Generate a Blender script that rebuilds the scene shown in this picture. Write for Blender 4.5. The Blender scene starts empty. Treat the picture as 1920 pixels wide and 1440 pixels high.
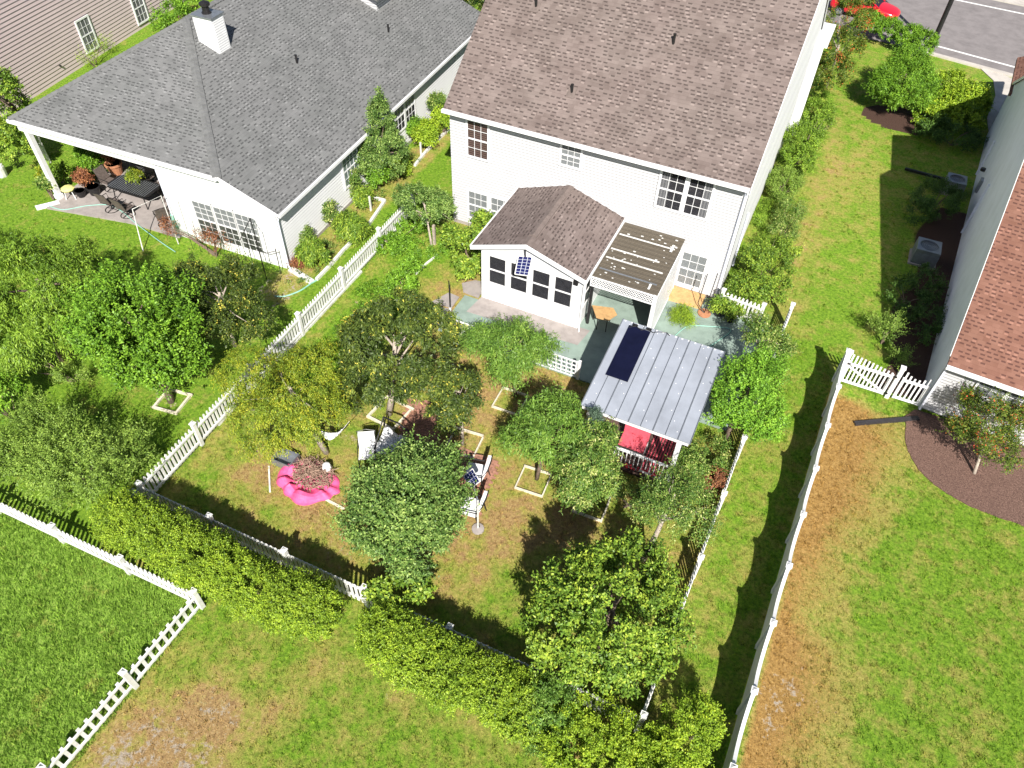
import bpy, bmesh, math, random
import numpy as np
from mathutils import Vector, Matrix
random.seed(7)
rng = np.random.default_rng(7)
SC = bpy.context.scene
COL = SC.collection
R = math.radians

# ---------------------------------------------------------------- camera
cam_d = bpy.data.cameras.new('camera')
cam = bpy.data.objects.new('camera', cam_d)
COL.objects.link(cam)
cam.matrix_world = Matrix(((0.90721346, -0.32698153, 0.26466361, 0),
                           (0.41985098, 0.66453656, -0.61815557, 0),
                           (0.02624681, 0.67191832, 0.74016003, 0),
                           (0, 0, 0, 1)))
M3 = Matrix(((0.90721346, -0.32698153, 0.26466361), (0.41985098, 0.66453656, -0.61815557), (0.02624681, 0.67191832, 0.74016003)))
cam.matrix_world = Matrix.Translation((0, 0, 20)) @ M3.to_4x4()
cam_d.sensor_width = 36
cam_d.lens = 26.44
cam_d.clip_end = 900
SC.camera = cam
# ---------------------------------------------------------------- light
SUN_EL, SUN_AZ = R(42.6), math.atan2(-1.47, .815)     # direction towards the sun
world = bpy.data.worlds.new('World')
SC.world = world
world.use_nodes = True
wn = world.node_tree.nodes; wl = world.node_tree.links
sky = wn.new('ShaderNodeTexSky'); sky.sky_type = 'NISHITA'; sky.sun_disc = False
sky.sun_elevation = SUN_EL
sky.sun_rotation = R(90) - SUN_AZ
bg = wn['Background']; bg.inputs[1].default_value = 0.05
wl.new(sky.outputs[0], bg.inputs[0])
sl = bpy.data.lights.new('sun', 'SUN'); sl.energy = 5.0; sl.angle = R(0.53); sl.color = (1, .955, .88)
sun = bpy.data.objects.new('sun', sl); COL.objects.link(sun)
sd = Vector((math.cos(SUN_AZ)*math.cos(SUN_EL), math.sin(SUN_AZ)*math.cos(SUN_EL), math.sin(SUN_EL)))
sun.rotation_euler = sd.to_track_quat('Z', 'Y').to_euler()
sun.location = (20, -30, 40)
SC.view_settings.view_transform = 'Standard'
SC.view_settings.look = 'None'
SC.view_settings.exposure = 0.70
SC.view_settings.gamma = 1
SC.render.engine = 'CYCLES'
SC.cycles.max_bounces = 6
SC.cycles.diffuse_bounces = 2
SC.cycles.transparent_max_bounces = 8

# ---------------------------------------------------------------- materials
def new_mat(name):
    m = bpy.data.materials.new(name); m.use_nodes = True
    return m, m.node_tree.nodes, m.node_tree.links, m.node_tree.nodes['Principled BSDF']

class NT:
    """small helper for math node chains"""
    def __init__(s, nodes, links): s.n, s.l = nodes, links
    def _in(s, sock, v):
        if isinstance(v, (int, float)): sock.default_value = v
        elif isinstance(v, tuple): sock.default_value = v if len(v) == 4 else (*v, 1)
        else: s.l.new(v, sock)
    def m(s, op, a, b=0.0, c=None):
        x = s.n.new('ShaderNodeMath'); x.operation = op
        s._in(x.inputs[0], a); s._in(x.inputs[1], b)
        if c is not None: s._in(x.inputs[2], c)
        return x.outputs[0]
    def mix(s, f, a, b, bl='MIX'):
        x = s.n.new('ShaderNodeMix'); x.data_type = 'RGBA'; x.blend_type = bl
        s._in(x.inputs[0], f); s._in(x.inputs[6], a); s._in(x.inputs[7], b)
        return x.outputs[2]
    def noise(s, scale, vec=None, detail=3, rough=.6, dist=0):
        x = s.n.new('ShaderNodeTexNoise'); x.inputs['Scale'].default_value = scale
        x.inputs['Detail'].default_value = detail; x.inputs['Roughness'].default_value = rough
        x.inputs['Distortion'].default_value = dist
        if vec is not None: s.l.new(vec, x.inputs['Vector'])
        return x.outputs['Fac']
    def ramp(s, f, stops):
        x = s.n.new('ShaderNodeValToRGB'); s.l.new(f, x.inputs[0])
        e = x.color_ramp.elements
        while len(e) < len(stops): e.new(.5)
        for i, (p, c) in enumerate(stops):
            e[i].position = p; e[i].color = (*c, 1) if len(c) == 3 else c
        return x.outputs[0]
    def attr(s, name, out='Fac'):
        x = s.n.new('ShaderNodeAttribute'); x.attribute_name = name
        return x.outputs[out]
    def pos(s):
        x = s.n.new('ShaderNodeNewGeometry'); return x.outputs['Position']
    def objc(s):
        x = s.n.new('ShaderNodeTexCoord'); return x.outputs['Object']
    def uv(s):
        x = s.n.new('ShaderNodeTexCoord'); return x.outputs['UV']
    def white(s, a, b):
        c = s.n.new('ShaderNodeCombineXYZ'); s._in(c.inputs[0], a); s._in(c.inputs[1], b)
        x = s.n.new('ShaderNodeTexWhiteNoise'); x.noise_dimensions = '2D'; s.l.new(c.outputs[0], x.inputs['Vector'])
        return x.outputs['Value']
    def sep(s, v):
        x = s.n.new('ShaderNodeSeparateXYZ'); s.l.new(v, x.inputs[0]); return x.outputs
    def bump(s, h, strength=.3, dist=.02):
        x = s.n.new('ShaderNodeBump'); x.inputs['Strength'].default_value = strength
        x.inputs['Distance'].default_value = dist; s.l.new(h, x.inputs['Height']); return x.outputs[0]

MATS = {}
def plain(name, col, rough=.6, metal=0.0, var=.12, scale=6, bump=0.0, spec=.4):
    """painted or natural surface with a little procedural wear"""
    if name in MATS: return MATS[name]
    m, n, l, b = new_mat(name); t = NT(n, l)
    f = t.noise(scale, t.pos(), 5, .65)
    lo = tuple(max(0, c*(1-var*1.6)) for c in col); hi = tuple(min(1, c*(1+var)) for c in col)
    l.new(t.ramp(f, [(.28, lo), (.6, hi)]), b.inputs['Base Color'])
    b.inputs['Roughness'].default_value = rough; b.inputs['Metallic'].default_value = metal
    b.inputs['Specular IOR Level'].default_value = spec
    if bump: l.new(t.bump(t.noise(scale*6, t.pos(), 4), bump), b.inputs['Normal'])
    MATS[name] = m; return m

def shingle(name, cA, cB, dark, course=.145, tab=.235):
    m, n, l, b = new_mat(name); t = NT(n, l)
    s = t.sep(t.uv()); u, v = s[0], s[1]
    vr = t.m('DIVIDE', v, course); row = t.m('FLOOR', vr); fv = t.m('FRACT', vr)
    ro = t.white(row, 3.7)
    ur = t.m('ADD', t.m('DIVIDE', u, tab), t.m('MULTIPLY', ro, 7.3)); cell = t.m('FLOOR', ur); fu = t.m('FRACT', ur)
    r1 = t.white(cell, row); r2 = t.white(t.m('ADD', cell, 31.3), row)
    # tone of each tab, drifting over larger blends
    big = t.noise(.9, t.uv(), 3, .6)
    tone = t.m('ADD', t.m('MULTIPLY', r1, .20), t.m('MULTIPLY', big, .72))
    col = t.ramp(tone, [(.22, cA), (.72, cB)])
    # the printed shadow band above the raised tabs
    dash = t.m('MULTIPLY', t.m('GREATER_THAN', fv, .60), t.m('GREATER_THAN', r2, .34))
    dash = t.m('MULTIPLY', dash, t.m('LESS_THAN', t.m('ABSOLUTE', t.m('SUBTRACT', fu, .5)), .33))
    col = t.mix(t.m('MULTIPLY', dash, .8), col, dark)
    light = t.m('MULTIPLY', t.m('GREATER_THAN', r2, .86), t.m('LESS_THAN', t.m('ABSOLUTE', t.m('SUBTRACT', fu, .5)), .28))
    light = t.m('MULTIPLY', light, t.m('LESS_THAN', fv, .5))
    col = t.mix(t.m('MULTIPLY', light, .45), col, tuple(min(1, c*1.5) for c in cB))
    line = t.m('GREATER_THAN', fv, .93)
    col = t.mix(t.m('MULTIPLY', line, .32), col, dark)
    grain = t.noise(60, t.uv(), 2, .7)
    col = t.mix(.35, col, t.ramp(grain, [(.3, (.35, .35, .35)), (.7, (.75, .75, .75))]), 'OVERLAY')
    stain = t.noise(.35, t.uv(), 4, .7)
    col = t.mix(.3, col, t.ramp(stain, [(.35, (.38, .39, .37)), (.65, (.6, .58, .58))]), 'OVERLAY')
    l.new(col, b.inputs['Base Color']); b.inputs['Roughness'].default_value = .92
    b.inputs['Specular IOR Level'].default_value = .25
    h = t.m('ADD', t.m('MULTIPLY', t.m('SUBTRACT', 1.0, fv), .7), t.m('ADD', t.m('MULTIPLY', dash, -.5), t.m('MULTIPLY', grain, .25)))
    l.new(t.bump(h, .55, .012), b.inputs['Normal'])
    MATS[name] = m; return m

def leaf(name, stops, trans=.32, rough=.5, spec=.5):
    """leaves: each leaf carries its own random tone (attribute 'tone')"""
    m, n, l, b = new_mat(name); t = NT(n, l)
    f = t.attr('tone')
    c = t.ramp(f, stops)
    drift = t.noise(1.3, t.pos(), 3, .6)
    c = t.mix(.55, c, t.ramp(drift, [(.33, (.36, .38, .36)), (.68, (.62, .62, .56))]), 'OVERLAY')
    l.new(c, b.inputs['Base Color']); b.inputs['Roughness'].default_value = rough
    b.inputs['Specular IOR Level'].default_value = spec
    tr = n.new('ShaderNodeBsdfTranslucent'); mx = n.new('ShaderNodeMixShader')
    l.new(t.mix(1, c, (1.0, 1.0, .45), 'MULTIPLY'), tr.inputs[0]); mx.inputs[0].default_value = trans
    out = [x for x in n if x.type == 'OUTPUT_MATERIAL'][0]
    l.new(b.outputs[0], mx.inputs[1]); l.new(tr.outputs[0], mx.inputs[2]); l.new(mx.outputs[0], out.inputs[0])
    MATS[name] = m; return m

def ground_mat(name, blade=False):
    """lawn colour from the map baked on the ground mesh: dry, bare, mulch (toned down for shade)"""
    m, n, l, b = new_mat(name); t = NT(n, l)
    P = t.pos()
    dry = t.attr('dry'); bare = t.attr('bare'); mul = t.attr('mulch'); lush = t.attr('lush'); org = t.attr('orange')
    n1 = t.noise(1.1, P, 5, .68); n2 = t.noise(9, P, 4, .7); n3 = t.noise(45, P, 3, .7); n4 = t.noise(3.1, P, 4, .7, .6)
    g = t.ramp(n2, [(.3, (0.075, 0.155, 0.014)), (.5, (0.170, 0.310, 0.022)), (.72, (0.31, 0.46, 0.045))])
    gl = t.ramp(n2, [(.3, (0.13, 0.245, 0.030)), (.5, (0.26, 0.42, 0.06)), (.72, (0.42, 0.58, 0.12))])
    g = t.mix(lush, g, gl)
    yel = t.ramp(n2, [(.3, (0.24, 0.23, 0.05)), (.6, (0.43, 0.38, 0.10)), (.8, (0.55, 0.47, 0.17))])
    tan = t.ramp(n2, [(.3, (.27, .17, .075)), (.55, (.44, .29, .125)), (.8, (.60, .44, .22))])
    rust = t.ramp(n2, [(.28, (.20, .115, .035)), (.55, (.42, .255, .08)), (.8, (.62, .42, .17))])
    sand = t.ramp(n3, [(.3, (.33, .27, .20)), (.7, (.56, .48, .39))])
    mc = t.ramp(n3, [(.3, (.03, .017, .012)), (.5, (.08, .045, .033)), (.72, (.17, .10, .08))])  # mulch colour lowered to paint in the deep shade beside the house
    a = t.m('ADD', dry, t.m('MULTIPLY', t.m('SUBTRACT', n1, .5), 1.5))
    a = t.m('ADD', a, t.m('MULTIPLY', t.m('SUBTRACT', n4, .5), .8))
    s1 = t.ramp(a, [(.36, (0, 0, 0)), (.80, (1, 1, 1))])
    s2 = t.ramp(a, [(.78, (0, 0, 0)), (1.0, (1, 1, 1))])
    c = t.mix(s1, g, yel); c = t.mix(s2, c, tan)
    o = t.m('ADD', org, t.m('ADD', t.m('MULTIPLY', t.m('SUBTRACT', n1, .5), .8), t.m('MULTIPLY', t.m('SUBTRACT', n4, .5), .5)))
    o2 = t.m('ADD', o, t.m('MULTIPLY', t.m('SUBTRACT', n2, .5), .8))
    c = t.mix(t.ramp(o2, [(.08, (0, 0, 0)), (.45, (1, 1, 1))]), c, yel)
    c = t.mix(t.ramp(o2, [(.38, (0, 0, 0)), (.85, (1, 1, 1))]), c, rust)
    bb = t.m('ADD', bare, t.m('ADD', t.m('MULTIPLY', t.m('SUBTRACT', n4, .5), 1.9), t.m('MULTIPLY', t.m('SUBTRACT', n2, .5), 1.9)))
    c = t.mix(t.ramp(bb, [(.60, (0, 0, 0)), (.86, (1, 1, 1))]), c, sand)
    c = t.mix(t.ramp(mul, [(.4, (0, 0, 0)), (.6, (1, 1, 1))]), c, mc)
    if blade:
        c = t.mix(.75, c, t.ramp(t.attr('tone'), [(0, (.24, .27, .24)), (.5, (.48, .50, .44)), (1, (.88, .86, .72))]), 'OVERLAY')
    else:
        c = t.mix(.75, c, t.ramp(t.noise(30, P, 4, .8), [(.35, (.28, .28, .28)), (.65, (.68, .68, .68))]), 'OVERLAY')
    l.new(c, b.inputs['Base Color']); b.inputs['Roughness'].default_value = .85; b.inputs['Specular IOR Level'].default_value = .2
    if blade:
        tr = n.new('ShaderNodeBsdfTranslucent'); mx = n.new('ShaderNodeMixShader'); l.new(c, tr.inputs[0]); mx.inputs[0].default_value = .3
        out = [x for x in n if x.type == 'OUTPUT_MATERIAL'][0]
        l.new(b.outputs[0], mx.inputs[1]); l.new(tr.outputs[0], mx.inputs[2]); l.new(mx.outputs[0], out.inputs[0])
    else:
        l.new(t.bump(t.noise(38, P, 5, .8), .9, .05), b.inputs['Normal'])
    MATS[name] = m; return m

def glass_mat(name, tint, a):
    m, n, l, b = new_mat(name)
    b.inputs['Base Color'].default_value = (*tint, 1); b.inputs['Roughness'].default_value = .06
    b.inputs['Alpha'].default_value = a; b.inputs['Specular IOR Level'].default_value = .7
    MATS[name] = m; return m

def stripes(name, c1, c2, axis, period, duty=.5, rough=.7):
    m, n, l, b = new_mat(name); t = NT(n, l)
    s = t.sep(t.pos()); f = t.m('FRACT', t.m('DIVIDE', s[axis], period))
    c = t.mix(t.m('GREATER_THAN', f, duty), c1, c2)
    c = t.mix(.3, c, t.ramp(t.noise(12, t.pos(), 4), [(.3, (.4, .4, .4)), (.7, (.6, .6, .6))]), 'OVERLAY')
    l.new(c, b.inputs['Base Color']); b.inputs['Roughness'].default_value = rough
    MATS[name] = m; return m

def solar(name):
    m, n, l, b = new_mat(name); t = NT(n, l)
    s = t.sep(t.uv())
    fu = t.m('FRACT', s[0]); fv = t.m('FRACT', s[1])
    g = t.m('MAXIMUM', t.m('LESS_THAN', fu, .12), t.m('LESS_THAN', fv, .12))
    l.new(t.mix(g, (.012, .016, .09, 1), (.5, .52, .6, 1)), b.inputs['Base Color']); b.inputs['Roughness'].default_value = .25
    MATS[name] = m; return m

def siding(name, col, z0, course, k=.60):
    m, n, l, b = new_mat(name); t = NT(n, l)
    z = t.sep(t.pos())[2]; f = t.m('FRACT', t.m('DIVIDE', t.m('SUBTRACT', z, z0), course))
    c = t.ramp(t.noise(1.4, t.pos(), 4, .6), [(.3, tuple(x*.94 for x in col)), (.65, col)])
    seam = t.m('GREATER_THAN', f, .78)  # top of each board darkened, painting the shadow line under the lap
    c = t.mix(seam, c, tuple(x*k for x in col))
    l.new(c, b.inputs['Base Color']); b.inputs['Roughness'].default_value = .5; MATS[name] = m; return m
W = plain('white_vinyl', (.80, .80, .81), .45, var=.05, scale=3)
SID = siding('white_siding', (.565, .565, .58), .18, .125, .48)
FV = plain('fence_vinyl', (.74, .74, .715), .5, var=.13, scale=2.6)
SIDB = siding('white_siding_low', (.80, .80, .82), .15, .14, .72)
SIDR = siding('brightened_side_siding', (.80, .80, .82), .18, .125, .85)  # paler copy of the siding, brightness painted in where the sun only grazes
SIDG = plain('shade_tinted_siding', (.76, .78, .90), .55, var=.05, scale=1.2)  # blue cast of skylit shade mixed into the siding colour
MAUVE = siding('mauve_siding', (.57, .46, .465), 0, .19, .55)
TRIM = plain('weathered_white', (.66, .65, .62), .6, var=.18, scale=9)
BLACK = plain('black_metal', (.018, .017, .018), .4, var=.2)
DARK = plain('dark_interior', (.02, .02, .024), .5, var=.3)
GREYM = plain('grey_metal', (.30, .32, .35), .35, .6, var=.1)
ROOFM = plain('galvanised_roof', (.40, .43, .49), .38, .25, var=.10, scale=.9)
CONC = plain('concrete', (.32, .285, .27), .85, var=.12, scale=3, bump=.15)
TEAL = plain('teal_painted_concrete', (.235, .305, .265), .7, var=.12, scale=2.2, bump=.1)
SIDEW = plain('pale_concrete', (.50, .46, .42), .85, var=.1, scale=1.5)
ASPH = plain('asphalt', (.215, .195, .195), .9, var=.12, scale=1.3, bump=.3)
PAINT = plain('road_paint', (.8, .8, .78), .6, var=.08)
BARK = plain('bark', (.17, .125, .095), .9, var=.35, scale=14, bump=.6)
BARKL = plain('pale_bark', (.40, .34, .28), .9, var=.25, scale=14, bump=.5)
WOOD = plain('tan_wood', (.52, .32, .14), .7, var=.15, scale=5)
BRICK = plain('red_paving', (.34, .17, .12), .85, var=.25, scale=7, bump=.3)
PINK = plain('pink_plastic', (.84, .10, .27), .62, var=.2, scale=4)
TERRA = plain('terracotta', (.42, .19, .10), .8, var=.15)
REDP = plain('red_paint', (.42, .035, .05), .5, var=.2, scale=5)
REDF = plain('red_fabric', (.62, .10, .14), .8, var=.12, scale=8)
CUSH = plain('white_cushion', (.82, .82, .84), .8, var=.06, scale=6)
SLING = plain('brown_sling', (.12, .095, .085), .7, var=.2, scale=10)
HOSE = plain('pale_green_hose', (.26, .50, .42), .5, var=.1)
CARR = plain('red_car_paint', (.62, .012, .03), .18, var=.03, spec=.8)
TYRE = plain('tyre_rubber', (.02, .02, .02), .8)
BARK2 = plain('dry_twigs', (.30, .20, .15), .9, var=.4, scale=20)
YELL = plain('yellow_fabric', (.62, .58, .22), .8, var=.2)
BROWNS = shingle('brown_shingles', (.125, .096, .088), (.228, .184, .171), (.060, .046, .043))
GREYS = shingle('grey_shingles', (.128, .130, .131), (.198, .200, .201), (.060, .061, .063))
REDS = shingle('red_shingles', (.16, .074, .052), (.26, .135, .10), (.08, .036, .03), course=.15, tab=.21)
CAPB = plain('brown_ridge_cap', (.165, .13, .118), .9, var=.15, scale=5, bump=.3)
CAPG = plain('grey_ridge_cap', (.155, .157, .157), .9, var=.15, scale=5, bump=.3)
GL = glass_mat('window_glass', (.02, .025, .035), .22)
GLD = glass_mat('dark_window_glass', (.012, .013, .018), .82)
BL_W = stripes('pale_blind', (.52, .55, .56, 1), (.42, .45, .46, 1), 2, .05)
BL_D2 = plain('olive_dark_room', (.13, .14, .115), .8, var=.3, scale=3)
BL_B = stripes('brown_blind', (.30, .17, .13, 1), (.10, .055, .045, 1), 2, .09)
BL_D = plain('dark_curtain', (.05, .045, .05), .9, var=.3)
BL_C = stripes('grey_curtain', (.42, .42, .43, 1), (.26, .26, .28, 1), 0, .11)
BL_G = stripes('green_blind', (.42, .52, .48, 1), (.34, .44, .42, 1), 2, .05)
SOL = solar('solar_cells')
CORR = stripes('brown_corrugated', (.135, .112, .082, 1), (.082, .068, .05, 1), 1, .076, rough=.45)
NAVY = plain('dark_blue_panel', (.006, .007, .024), .3, var=.15, scale=2)

# ---------------------------------------------------------------- mesh helpers
def wloc(o):
    v = Vector((0, 0, 0))
    while o is not None: v += o.location; o = o.parent
    return v

class MB:
    def __init__(s): s.v = []; s.f = []; s.uv = {}
    def face(s, pts, uv=None):
        i = len(s.v); s.v += [tuple(p) for p in pts]; s.f.append(tuple(range(i, i+len(pts))))
        if uv: s.uv[len(s.f)-1] = uv
        return s
    def hexa(s, p):
        """8 points: bottom 4 counter-clockwise then top 4"""
        i = len(s.v); s.v += [tuple(q) for q in p]
        for f in ((3, 2, 1, 0), (4, 5, 6, 7), (0, 1, 5, 4), (1, 2, 6, 5), (2, 3, 7, 6), (3, 0, 4, 7)):
            s.f.append(tuple(i+k for k in f))
        return s
    def box(s, a, b):
        x0, y0, z0 = a; x1, y1, z1 = b
        return s.hexa([(x0, y0, z0), (x1, y0, z0), (x1, y1, z0), (x0, y1, z0), (x0, y0, z1), (x1, y0, z1), (x1, y1, z1), (x0, y1, z1)])
    def ob(s, o, u, n, a, b):
        """box in a frame: u horizontal, n outward, z up; a,b = (along, out, up)"""
        o, u, n = Vector(o), Vector(u), Vector(n); z = Vector((0, 0, 1))
        P = lambda x, y, w: o + u*x + n*y + z*w
        return s.hexa([P(a[0], a[1], a[2]), P(b[0], a[1], a[2]), P(b[0], b[1], a[2]), P(a[0], b[1], a[2]),
                       P(a[0], a[1], b[2]), P(b[0], a[1], b[2]), P(b[0], b[1], b[2]), P(a[0], b[1], b[2])])
    def bar(s, p, q, w, h=None, up=(0, 0, 1)):
        h = h or w; p, q = Vector(p), Vector(q); d = (q-p).normalized(); upv = Vector(up)
        if abs(d.dot(upv)) > .95: upv = Vector((1, 0, 0))
        x = d.cross(upv).normalized(); y = x.cross(d)
        c = [(-w/2, -h/2), (w/2, -h/2), (w/2, h/2), (-w/2, h/2)]
        return s.hexa([p+x*a+y*b for a, b in c] + [q+x*a+y*b for a, b in c])
    def tube(s, pts, rad, n=8, cap=True):
        pts = [Vector(p) for p in pts]
        if isinstance(rad, (int, float)): rad = [rad]*len(pts)
        i0 = len(s.v); ref = Vector((.3, .2, 1)).normalized()
        for k, p in enumerate(pts):
            d = (pts[min(k+1, len(pts)-1)] - pts[max(k-1, 0)]).normalized()
            r = ref if abs(d.dot(ref)) < .95 else Vector((1, 0, 0))
            x = d.cross(r).normalized(); y = d.cross(x)
            for j in range(n):
                a = 2*math.pi*j/n; s.v.append(tuple(p + (x*math.cos(a)+y*math.sin(a))*rad[k]))
        for k in range(len(pts)-1):
            for j in range(n):
                a = i0+k*n+j; b = i0+k*n+(j+1) % n; s.f.append((a, b, b+n, a+n))
        if cap:
            s.f.append(tuple(i0+j for j in range(n))[::-1]); s.f.append(tuple(i0+(len(pts)-1)*n+j for j in range(n)))
        return s
    def lathe(s, c, prof, n=16):
        c = Vector(c); return s.tube([c+Vector((0, 0, z)) for r, z in prof], [max(r, .001) for r, z in prof], n)
    def build(s, name, mat, parent=None, smooth=False):
        me = bpy.data.meshes.new(name)
        off = wloc(parent) if parent is not None else Vector((0, 0, 0))
        me.from_pydata([tuple(Vector(p)-off) for p in s.v], [], s.f)
        if s.uv:
            ul = me.uv_layers.new(name='UVMap')
            for fi, u in s.uv.items():
                for k, li in enumerate(me.polygons[fi].loop_indices): ul.data[li].uv = u[k]
        me.materials.append(mat)
        if smooth: me.shade_smooth()
        o = bpy.data.objects.new(name, me); COL.objects.link(o)
        if parent is not None: o.parent = parent
        return o

def thing(name, label, cat, loc=(0, 0, 0), group=None):
    o = bpy.data.objects.new(name, None); COL.objects.link(o); o.location = loc
    o.empty_display_size = .2
    o['label'] = label; o['category'] = cat
    if group: o['group'] = group
    return o
def tag(o, label, cat, group=None):
    o['label'] = label; o['category'] = cat
    if group: o['group'] = group
    return o
def struct(o, kind='structure'): o['kind'] = kind; return o
def dup(o, parent=None):
    c = o.copy(); COL.objects.link(c)
    if parent is not None: c.parent = parent
    for ch in list(o.children): dup(ch, c)
    return c

def sheet(name, pts, z, mat, th=.05, parent=None):
    """flat slab with real edges"""
    b = MB(); n = len(pts)
    top = [(p[0], p[1], z) for p in pts]; bot = [(p[0], p[1], z-th) for p in pts]
    area = sum(pts[i][0]*pts[(i+1) % n][1]-pts[(i+1) % n][0]*pts[i][1] for i in range(n))
    if area < 0: top.reverse(); bot.reverse()
    b.face(top); b.face(bot[::-1])
    for i in range(n): b.face([bot[i], bot[(i+1) % n], top[(i+1) % n], top[i]])
    return b.build(name, mat, parent)

def slab(b, pts, th, eave_dir=None):
    """roof plane from top points (ccw from above) with thickness straight down and metre UVs"""
    P = [Vector(p) for p in pts]
    nrm = (P[1]-P[0]).cross(P[2]-P[0]).normalized()
    if nrm.z < 0: P.reverse(); nrm = -nrm
    u = (Vector(eave_dir) if eave_dir else Vector((0, 0, 1)).cross(nrm)).normalized()
    v = nrm.cross(u).normalized()
    if v.z < 0: v = -v
    uv = [((p).dot(u)+200, (p).dot(v)+100) for p in P]
    b.face(P, uv)
    Q = [p-Vector((0, 0, th)) for p in P]
    b.face(Q[::-1], uv[::-1])
    for i in range(len(P)):
        j = (i+1) % len(P); b.face([Q[i], Q[j], P[j], P[i]])
    return b

def lap_wall(name, mat, parent, o, u, n, width, h, course=.115, lip=.014, clips=(), thick=.1, z0=0.0):
    """lap siding: every board tilts out at its lower edge; clips = list of (point, outward normal) cut away"""
    o, u, n = Vector(o), Vector(u).normalized(), Vector(n).normalized(); z = Vector((0, 0, 1))
    bm = bmesh.new(); k = 0; zz = z0; prof = []
    while zz < h-1e-4:
        z1 = min(zz+course, h); prof += [(lip, zz), (.001, z1)]; zz = z1
    prof = [(-thick, z0)] + prof + [(-thick, h)]
    A = [bm.verts.new(o + n*d + z*t) for d, t in prof]; B = [bm.verts.new(o + u*width + n*d + z*t) for d, t in prof]
    N = len(prof)
    for i in range(N):
        j = (i+1) % N; bm.faces.new((A[i], B[i], B[j], A[j]))
    bm.faces.new(A[::-1]); bm.faces.new(B)
    bmesh.ops.recalc_face_normals(bm, faces=bm.faces[:])
    for co, no in clips:
        g = bm.verts[:]+bm.edges[:]+bm.faces[:]
        bmesh.ops.bisect_plane(bm, geom=g, plane_co=Vector(co), plane_no=Vector(no), clear_outer=True)
    off = wloc(parent)
    for v in bm.verts: v.co -= off
    me = bpy.data.meshes.new(name); bm.to_mesh(me); bm.free(); me.materials.append(mat)
    ob = bpy.data.objects.new(name, me); COL.objects.link(ob); ob.parent = parent
    return ob

def window(parent, o, u, n, w, h, cols=3, rows=2, blind=None, blind2=None, curtain=None, glass=None, casing=.09):
    """double hung window: frame part with glazing bars; pane and blind are its pieces. o = lower left corner"""
    u, n = Vector(u).normalized(), Vector(n).normalized(); o = Vector(o)
    f = MB(); c = casing; out = .055
    f.ob(o, u, n, (-c, 0, -c), (w+c, out, 0)); f.ob(o, u, n, (-c, 0, h), (w+c, out, h+c))
    f.ob(o, u, n, (-c, 0, 0), (0, out, h)); f.ob(o, u, n, (w, 0, 0), (w+c, out, h))
    f.ob(o, u, n, (0, 0, h/2-.03), (w, .048, h/2+.03))
    bw = .018
    for sh in (0, 1):
        z0 = sh*(h/2+.03) if sh else 0; z1 = h if sh else h/2-.03
        for k in range(1, cols): f.ob(o, u, n, (w*k/cols-bw/2, 0.02, z0), (w*k/cols+bw/2, .038, z1))
        for k in range(1, rows):
            zz = z0+(z1-z0)*k/rows; f.ob(o, u, n, (0, .021, zz-bw/2), (w, .037, zz+bw/2))
    fr = f.build('window', W, parent)
    MB().ob(o, u, n, (0.001, .026, 0.001), (w-.001, .031, h-.001)).build('pane', glass or GL, fr)
    MB().ob(o, u, n, (0.002, .017, h/2 if blind2 else .002), (w-.002, .020, h-.002)).build('blind', blind or BL_W, fr)
    if blind2: MB().ob(o, u, n, (0.002, .017, .002), (w-.002, .020, h/2)).build('blind', blind2, fr)
    if curtain:
        for a, b_ in curtain: MB().ob(o, u, n, (a*w, .0205, .01), (b_*w, .0235, h-.01)).build('curtain', BL_C, fr)
    return fr

# ================================================================ SETTING
def inpoly(x, y, poly):
    r = np.zeros(x.shape, bool); n = len(poly)
    for i in range(n):
        x0, y0 = poly[i][:2]; x1, y1 = poly[(i+1) % n][:2]
        c = ((y0 > y) != (y1 > y)) & (x < (x1-x0)*(y-y0)/((y1-y0) if y1 != y0 else 1e-9)+x0)
        r ^= c
    return r
def blob(x, y, cx, cy, rx, ry=None, p=1.0):
    ry = ry or rx
    return np.exp(-(((x-cx)/rx)**2+((y-cy)/ry)**2)*p)

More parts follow.
